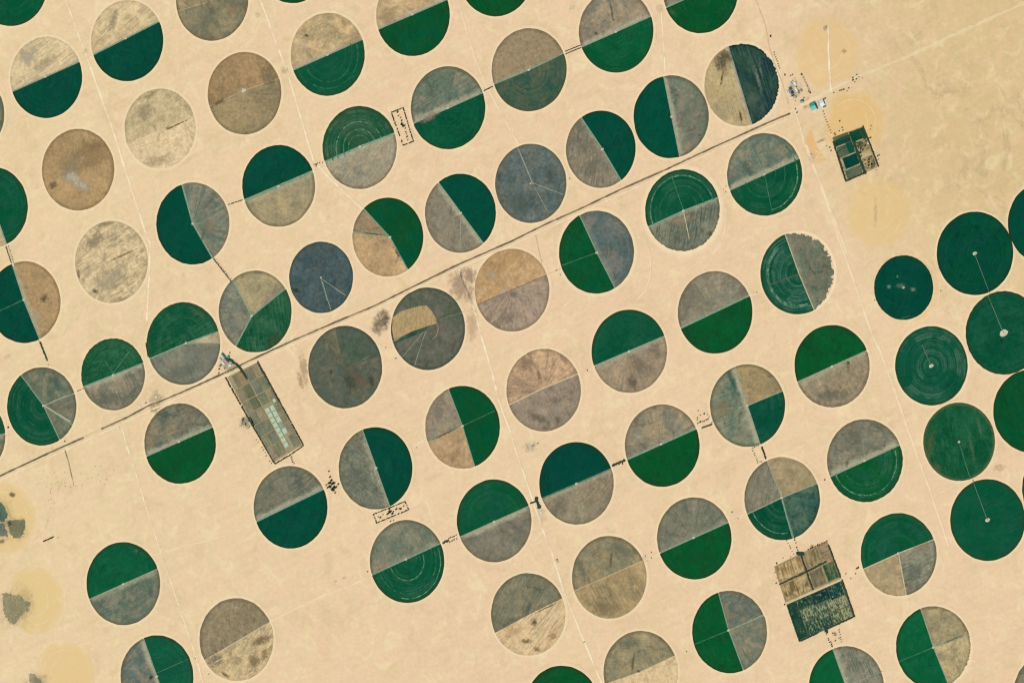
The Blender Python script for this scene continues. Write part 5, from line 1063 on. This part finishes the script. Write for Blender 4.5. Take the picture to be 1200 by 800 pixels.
for q, k in (((910, 660), 'l'), ((908, 671), 's'), ((910, 677), 's'), ((909.5, 683), 'm'), ((918, 653), 's'), ((927, 652), 's'), ((919.5, 708.5), 'm'), ((991, 672.5), 's'), ((997, 677.5), 's'), ((1003, 671.5), 's'), ((1006, 664.5), 'l'), ((1004, 666), 'm'), ((979.5, 744), 's'), ((979, 750), 'm'), ((974, 753), 's'), ((983, 748), 's'), ((975, 741), 's'), ((926, 641), 's')):
    tree(q, k, 'dark tree standing just outside the square plantation', G6)
for q in ((959, 668), (978, 742), (952, 640)): stain(q, 4, 3, 0, (150, 122, 84), (176, 148, 104), .5, 12)

# small orchards and tree strips between the fields --------------------------------------
def dotted(c, step, group, label, inner):
    for i, (a, b) in enumerate(zip(c, c[1:] + c[:1])): hedge([a, b], 11, ('top', 'right', 'bottom', 'left')[i] + step, gaps=.42)
    for q, k in inner: tree(q, k, label, group, .5).scale *= 1.3
C1 = [(458.5, 132), (472.5, 126.5), (484.5, 166), (472.5, 170.5)]
dotted(C1, ' tree belt of the upper dotted rectangle between the ringed field and the slate one', 'trees of the dotted rectangle between two upper fields', 'dark tree of the dotted rectangle between the ringed field and the slate one', [((466.5 + i * 1.25 + random.uniform(-1.2, 1.2), 132 + i * 3.2 + random.uniform(-1, 1)), 's' if i % 3 else 'm') for i in range(11)] + [((472, 147), 'l'), ((474, 148), 'm'), ((470.5, 146), 'm')])
C2 = [(437.5, 602.5), (474.5, 587.5), (479, 597), (441.5, 612.5)]
dotted(C2, ' tree belt of the dotted strip above the bluish grey and green field', 'trees of the dotted strip in the lower middle', 'dark tree of the dotted strip above the bluish grey and green field', [((444 + i * 3 + random.uniform(-1, 1), 606.3 - i * 1.3 + random.uniform(-1.6, 1.6)), 'm' if i % 2 else 's') for i in range(11)] + [((456.5, 600), 'l'), ((455, 602), 'm'), ((458.5, 598.5), 'g'), ((456, 596.5), 'm'), ((461, 610), 's'), ((457.5, 611), 's')])
for q, k in (((387, 559), 'm'), ((389, 563), 'l'), ((386, 566), 'l'), ((390, 566.5), 'l'), ((392.5, 566), 'm'), ((396.5, 567), 'm'), ((387, 570), 'l'), ((391, 570.5), 'l'), ((384, 571), 'm'), ((394, 571), 'm'), ((391, 574), 'm'), ((389, 573), 'l'), ((385.5, 552), 's'), ((392.5, 577), 's'), ((383, 568), 's')):
    tree(q, k, 'dark tree of the little orchard between the greenhouse foot field and the sage one', 'trees of the little orchard').scale *= 1.5
hedge([(519.5, 635.5), (525, 633.2)], 24, 'short dark tree strip left of a green and grey round field'); hedge([(525, 633.2), (534.5, 629)], 26, 'second half of the short dark tree strip, with a pale yard in it') if 0 else None
row((526, 630.5), (535, 627), 2.4, 'm', 'dark tree ringing the little yard by a short tree strip', 'trees of the little yards between fields', 0, .3)
row((527, 634.5), (535, 631), 2.4, 'm', 'dark tree ringing the little yard by a short tree strip', 'trees of the little yards between fields', 0, .3)
hedge([(628.5, 584), (632.5, 593.5)], 40, 'black tree clump where the pale track passes between two green fields', mat=LEAFG)
hedge([(622, 589.5), (628, 587)], 16, 'short dark tree strip left of the black tree clump')
hedge([(718, 545.5), (731.5, 539.5)], 24, 'short dark tree strip between the darkest green field and the bright one')
tree((729, 543), 'm', 'dark tree below the tree strip beside the bright green field', None); tree((725.5, 544.5), 's', 'dark tree under the middle of the short tree strip', None)
hedge([(823, 501), (834, 497)], 15, 'dark tree strip below the loop of trees left of the three part field')
for i in range(9):
    a = i / 9 * 2 * pi; tree((824 + 7 * cos(a), 489.5 + 4.5 * sin(a) - 3 * cos(a) * .4), 'm' if i % 2 else 's', 'dark tree in the small loop left of the three part field', 'trees of the small loop', .3)
row((818, 496), (830, 491), 2.4, 'm', 'dark tree in the small loop left of the three part field', 'trees of the small loop', 0, .3); tree((818, 481), 's', 'tiny dark tree above the small loop of trees', None)
G7 = 'trees of the double row below the three part field'
hedge([(893, 524), (897.5, 537)], 15, 'thick dark tree strip on the right of the double row below the three part field')
row((881.5, 526), (888, 541), 2.7, 's', 'dark tree in the thin left row below the three part field', G7, .05, .3); row((882, 525), (888.5, 522.5), 2.2, 's', 'dark tree in the thin left row below the three part field', G7, 0, .3); row((888.5, 542), (893, 540.5), 2.2, 's', 'dark tree in the thin left row below the three part field', G7, 0, .3)
hedge([(567.5, 106.5), (577, 101.8)], 11, 'thin dark hedge joining the slate field to the brown ringed field')
hedge([(662.5, 60.5), (681, 53)], 8, 'upper of two thin dark hedges beside the brown upper half field'); hedge([(663, 63.5), (681, 56)], 8, 'lower of two thin dark hedges beside the brown upper half field')
row((368, 193), (378, 191), 2.6, 's', 'dark tree in the gap left of the bold ringed field', 'trees in the gaps between fields', 0); tree((370, 193), 'l', 'dark tree in the gap left of the bold ringed field', 'trees in the gaps between fields'); tree((370.5, 195), 'm', 'dark tree in the gap left of the bold ringed field', 'trees in the gaps between fields')
hedge([(268, 240), (284, 234.5)], 8, 'thin broken hedge joining the rayed field to its right neighbour', gaps=.3)
row((268, 240), (284, 234.5), 4, 's', 'dark tree in the row joining the rayed field to its right neighbour', 'trees in the gaps between fields', 0, .3)
hedge([(249.5, 302.5), (271, 330)], 7, 'thin slanting hedge between the rayed field and the three part one', gaps=.15)
row((250, 301), (272, 329), 2.7, 's', 'dark tree in the slanting row between the rayed field and the three part one', 'trees in the gaps between fields', 0, .3)
hedge([(7, 289), (13.5, 308)], 9, 'thin dark hedge between the two green fields at the left edge'); row((10, 289), (16, 307), 2.4, 's', 'dark tree beside the thin hedge at the left edge', 'trees in the gaps between fields', 0, .3)
row((46, 400), (57, 428), 2.6, 's', 'dark tree in the row below the green and brown field at left', 'trees in the gaps between fields', .05, .6); hedge([(47, 401), (55.5, 422)], 15, 'dark hedge below the green and brown field at left')
hedge([(171, 402), (173.5, 418)], 9, 'thin dark hedge along the left of the green and grey field by the track'); row((91, 458), (97, 455.5), 2, 's', 'dark tree between two fields near the left', 'trees in the gaps between fields', 0)
hedge([(51, 634), (63, 628.8)], 13, 'short dark hedge alone on the sand at lower left'); tree((67.5, 631.5 - 2), 's', 'tiny dark tree at the tip of the lone hedge at lower left', None)
tree((10, 500.5), 'l', 'dark tree between the fields at the lower left edge', None)
row((1025, 352), (1028, 352), 2, 's', 'dark tree at the left edge of the smallest green field', 'trees in the gaps between fields', 0)
LONE = 'lone trees and bushes on open sand'
for q, k, lb in (((76, 517), 'm', 'lone dark tree beside the paved road at lower left'), ((653, 655.5), 'm', 'lone dark tree on the pale track below the black clump'), ((654, 658), 's', 'smaller dark tree on the pale track below the black clump'), ((756.5, 651), 's', 'dark bush at the tip of the bare olive field'), ((763.5, 647), 's', 'upper dark bush right of the bare olive field'), ((763.5, 653.5), 's', 'lower dark bush right of the bare olive field'),
                 ((865, 607.5), 's', 'dark bush left of the quartered field'), ((858, 600), 's', 'dark bush at the edge of the bright green lower half field'), ((966.5, 562), 'm', 'lone dark tree left of the grey and green ringed field'), ((688.5, 434), 'm', 'lone dark tree between two fields in the middle'), ((652, 317), 's', 'dark bush on the short track beside the orange tan field'), ((657, 322), 's', 'dark bush below the short track beside the orange tan field'),
                 ((887, 343), 's', 'red brown bush right of the flat bright green field'), ((804.5, 763), 's', 'lone bush left of the lower green and grey field'), ((684.5, 752), 's', 'lone bush on the pale track near the bottom'), ((229, 771), 's', 'lone bush beside the track at lower left'), ((244.5, 789.5), 's', 'lone bush left of the bare dirty field'), ((60, 633.8), 's', 'x'), ((100, 683), 's', 'x'), ((488, 524.5), 's', 'lone bush between two half green fields'), ((431, 669.5), 's', 'lone bush at the left tip of the blue grey and green field'),
                 ((848, 222), 's', 'upper bush left of the slate and green ringed field'), ((850.5, 225), 's', 'lower bush left of the slate and green ringed field'), ((851, 218.5), 's', 'topmost bush left of the slate and green ringed field'), ((444, 393), 's', 'bush below the grey stain by the road'), ((452, 407), 's', 'second bush below the grey stain by the road'), ((1102.5, 341), 's', 'bush on the orange sand ring at right'), ((464, 420), 's', 'bush at the lower left of the dark slate field'), ((667.5, 209.5), 's', 'lone bush beside the slate spoked field'), ((585, 172), 's', 'x'), ((933, 653), 's', 'x'), ((183, 466), 's', 'x')):
    if lb != 'x': tree(q, k, lb, LONE, .1)
rs = random.Random(5)
for i in range(46):
    q = (rs.gauss(66, 15), rs.gauss(569, 7)) if i < 30 else (rs.gauss(112, 10), rs.gauss(556, 5))
    if i > 40: q = (60 + rs.gauss(0, 3), 590 + rs.gauss(0, 10))
    tree(q, 's', 'small bush scattered on the sand below the paved road at lower left', 'bushes scattered on the sand at lower left', 0, 'bush', 'bush').scale = (.62, .62, .6)
for q, lb in (((183, 465), 'white hut'), ((164, 476), 'pale hut'), ((139, 501), 'tiny white hut')): building(q, 16, 12, 24, WHITE, {'white hut': 'white roofed hut above the paved road at left', 'pale hut': 'white roofed hut beside the paved road, just left of the field below it', 'tiny white hut': 'white roofed hut below the gap in the paved road at lower left'}[lb], h=3.5, gable=False)
for q, m_, lb in (((178, 481), GREYR, 'grey roofed hut at the tip of the grey and green field by the road'), ((182, 480), TANR, 'mud roofed hut at the tip of the grey and green field by the road'), ((171, 472), GREYR, 'grey roofed hut across the road from the mud hut'), ((634, 600), WHITE, 'white roofed hut on the track below the black tree clump'), ((624.5, 522), GREYR, 'grey roofed hut beside the middle track'), ((630, 519.5), TANR, 'mud roofed hut beside the middle track'), ((967.5, 32), GREYR, 'grey roofed hut at the head of the pale line in the orange circle')):
    building(q, 15, 11, 24, m_, lb, h=3.5, gable=False)
print('trees', NTREE[0])
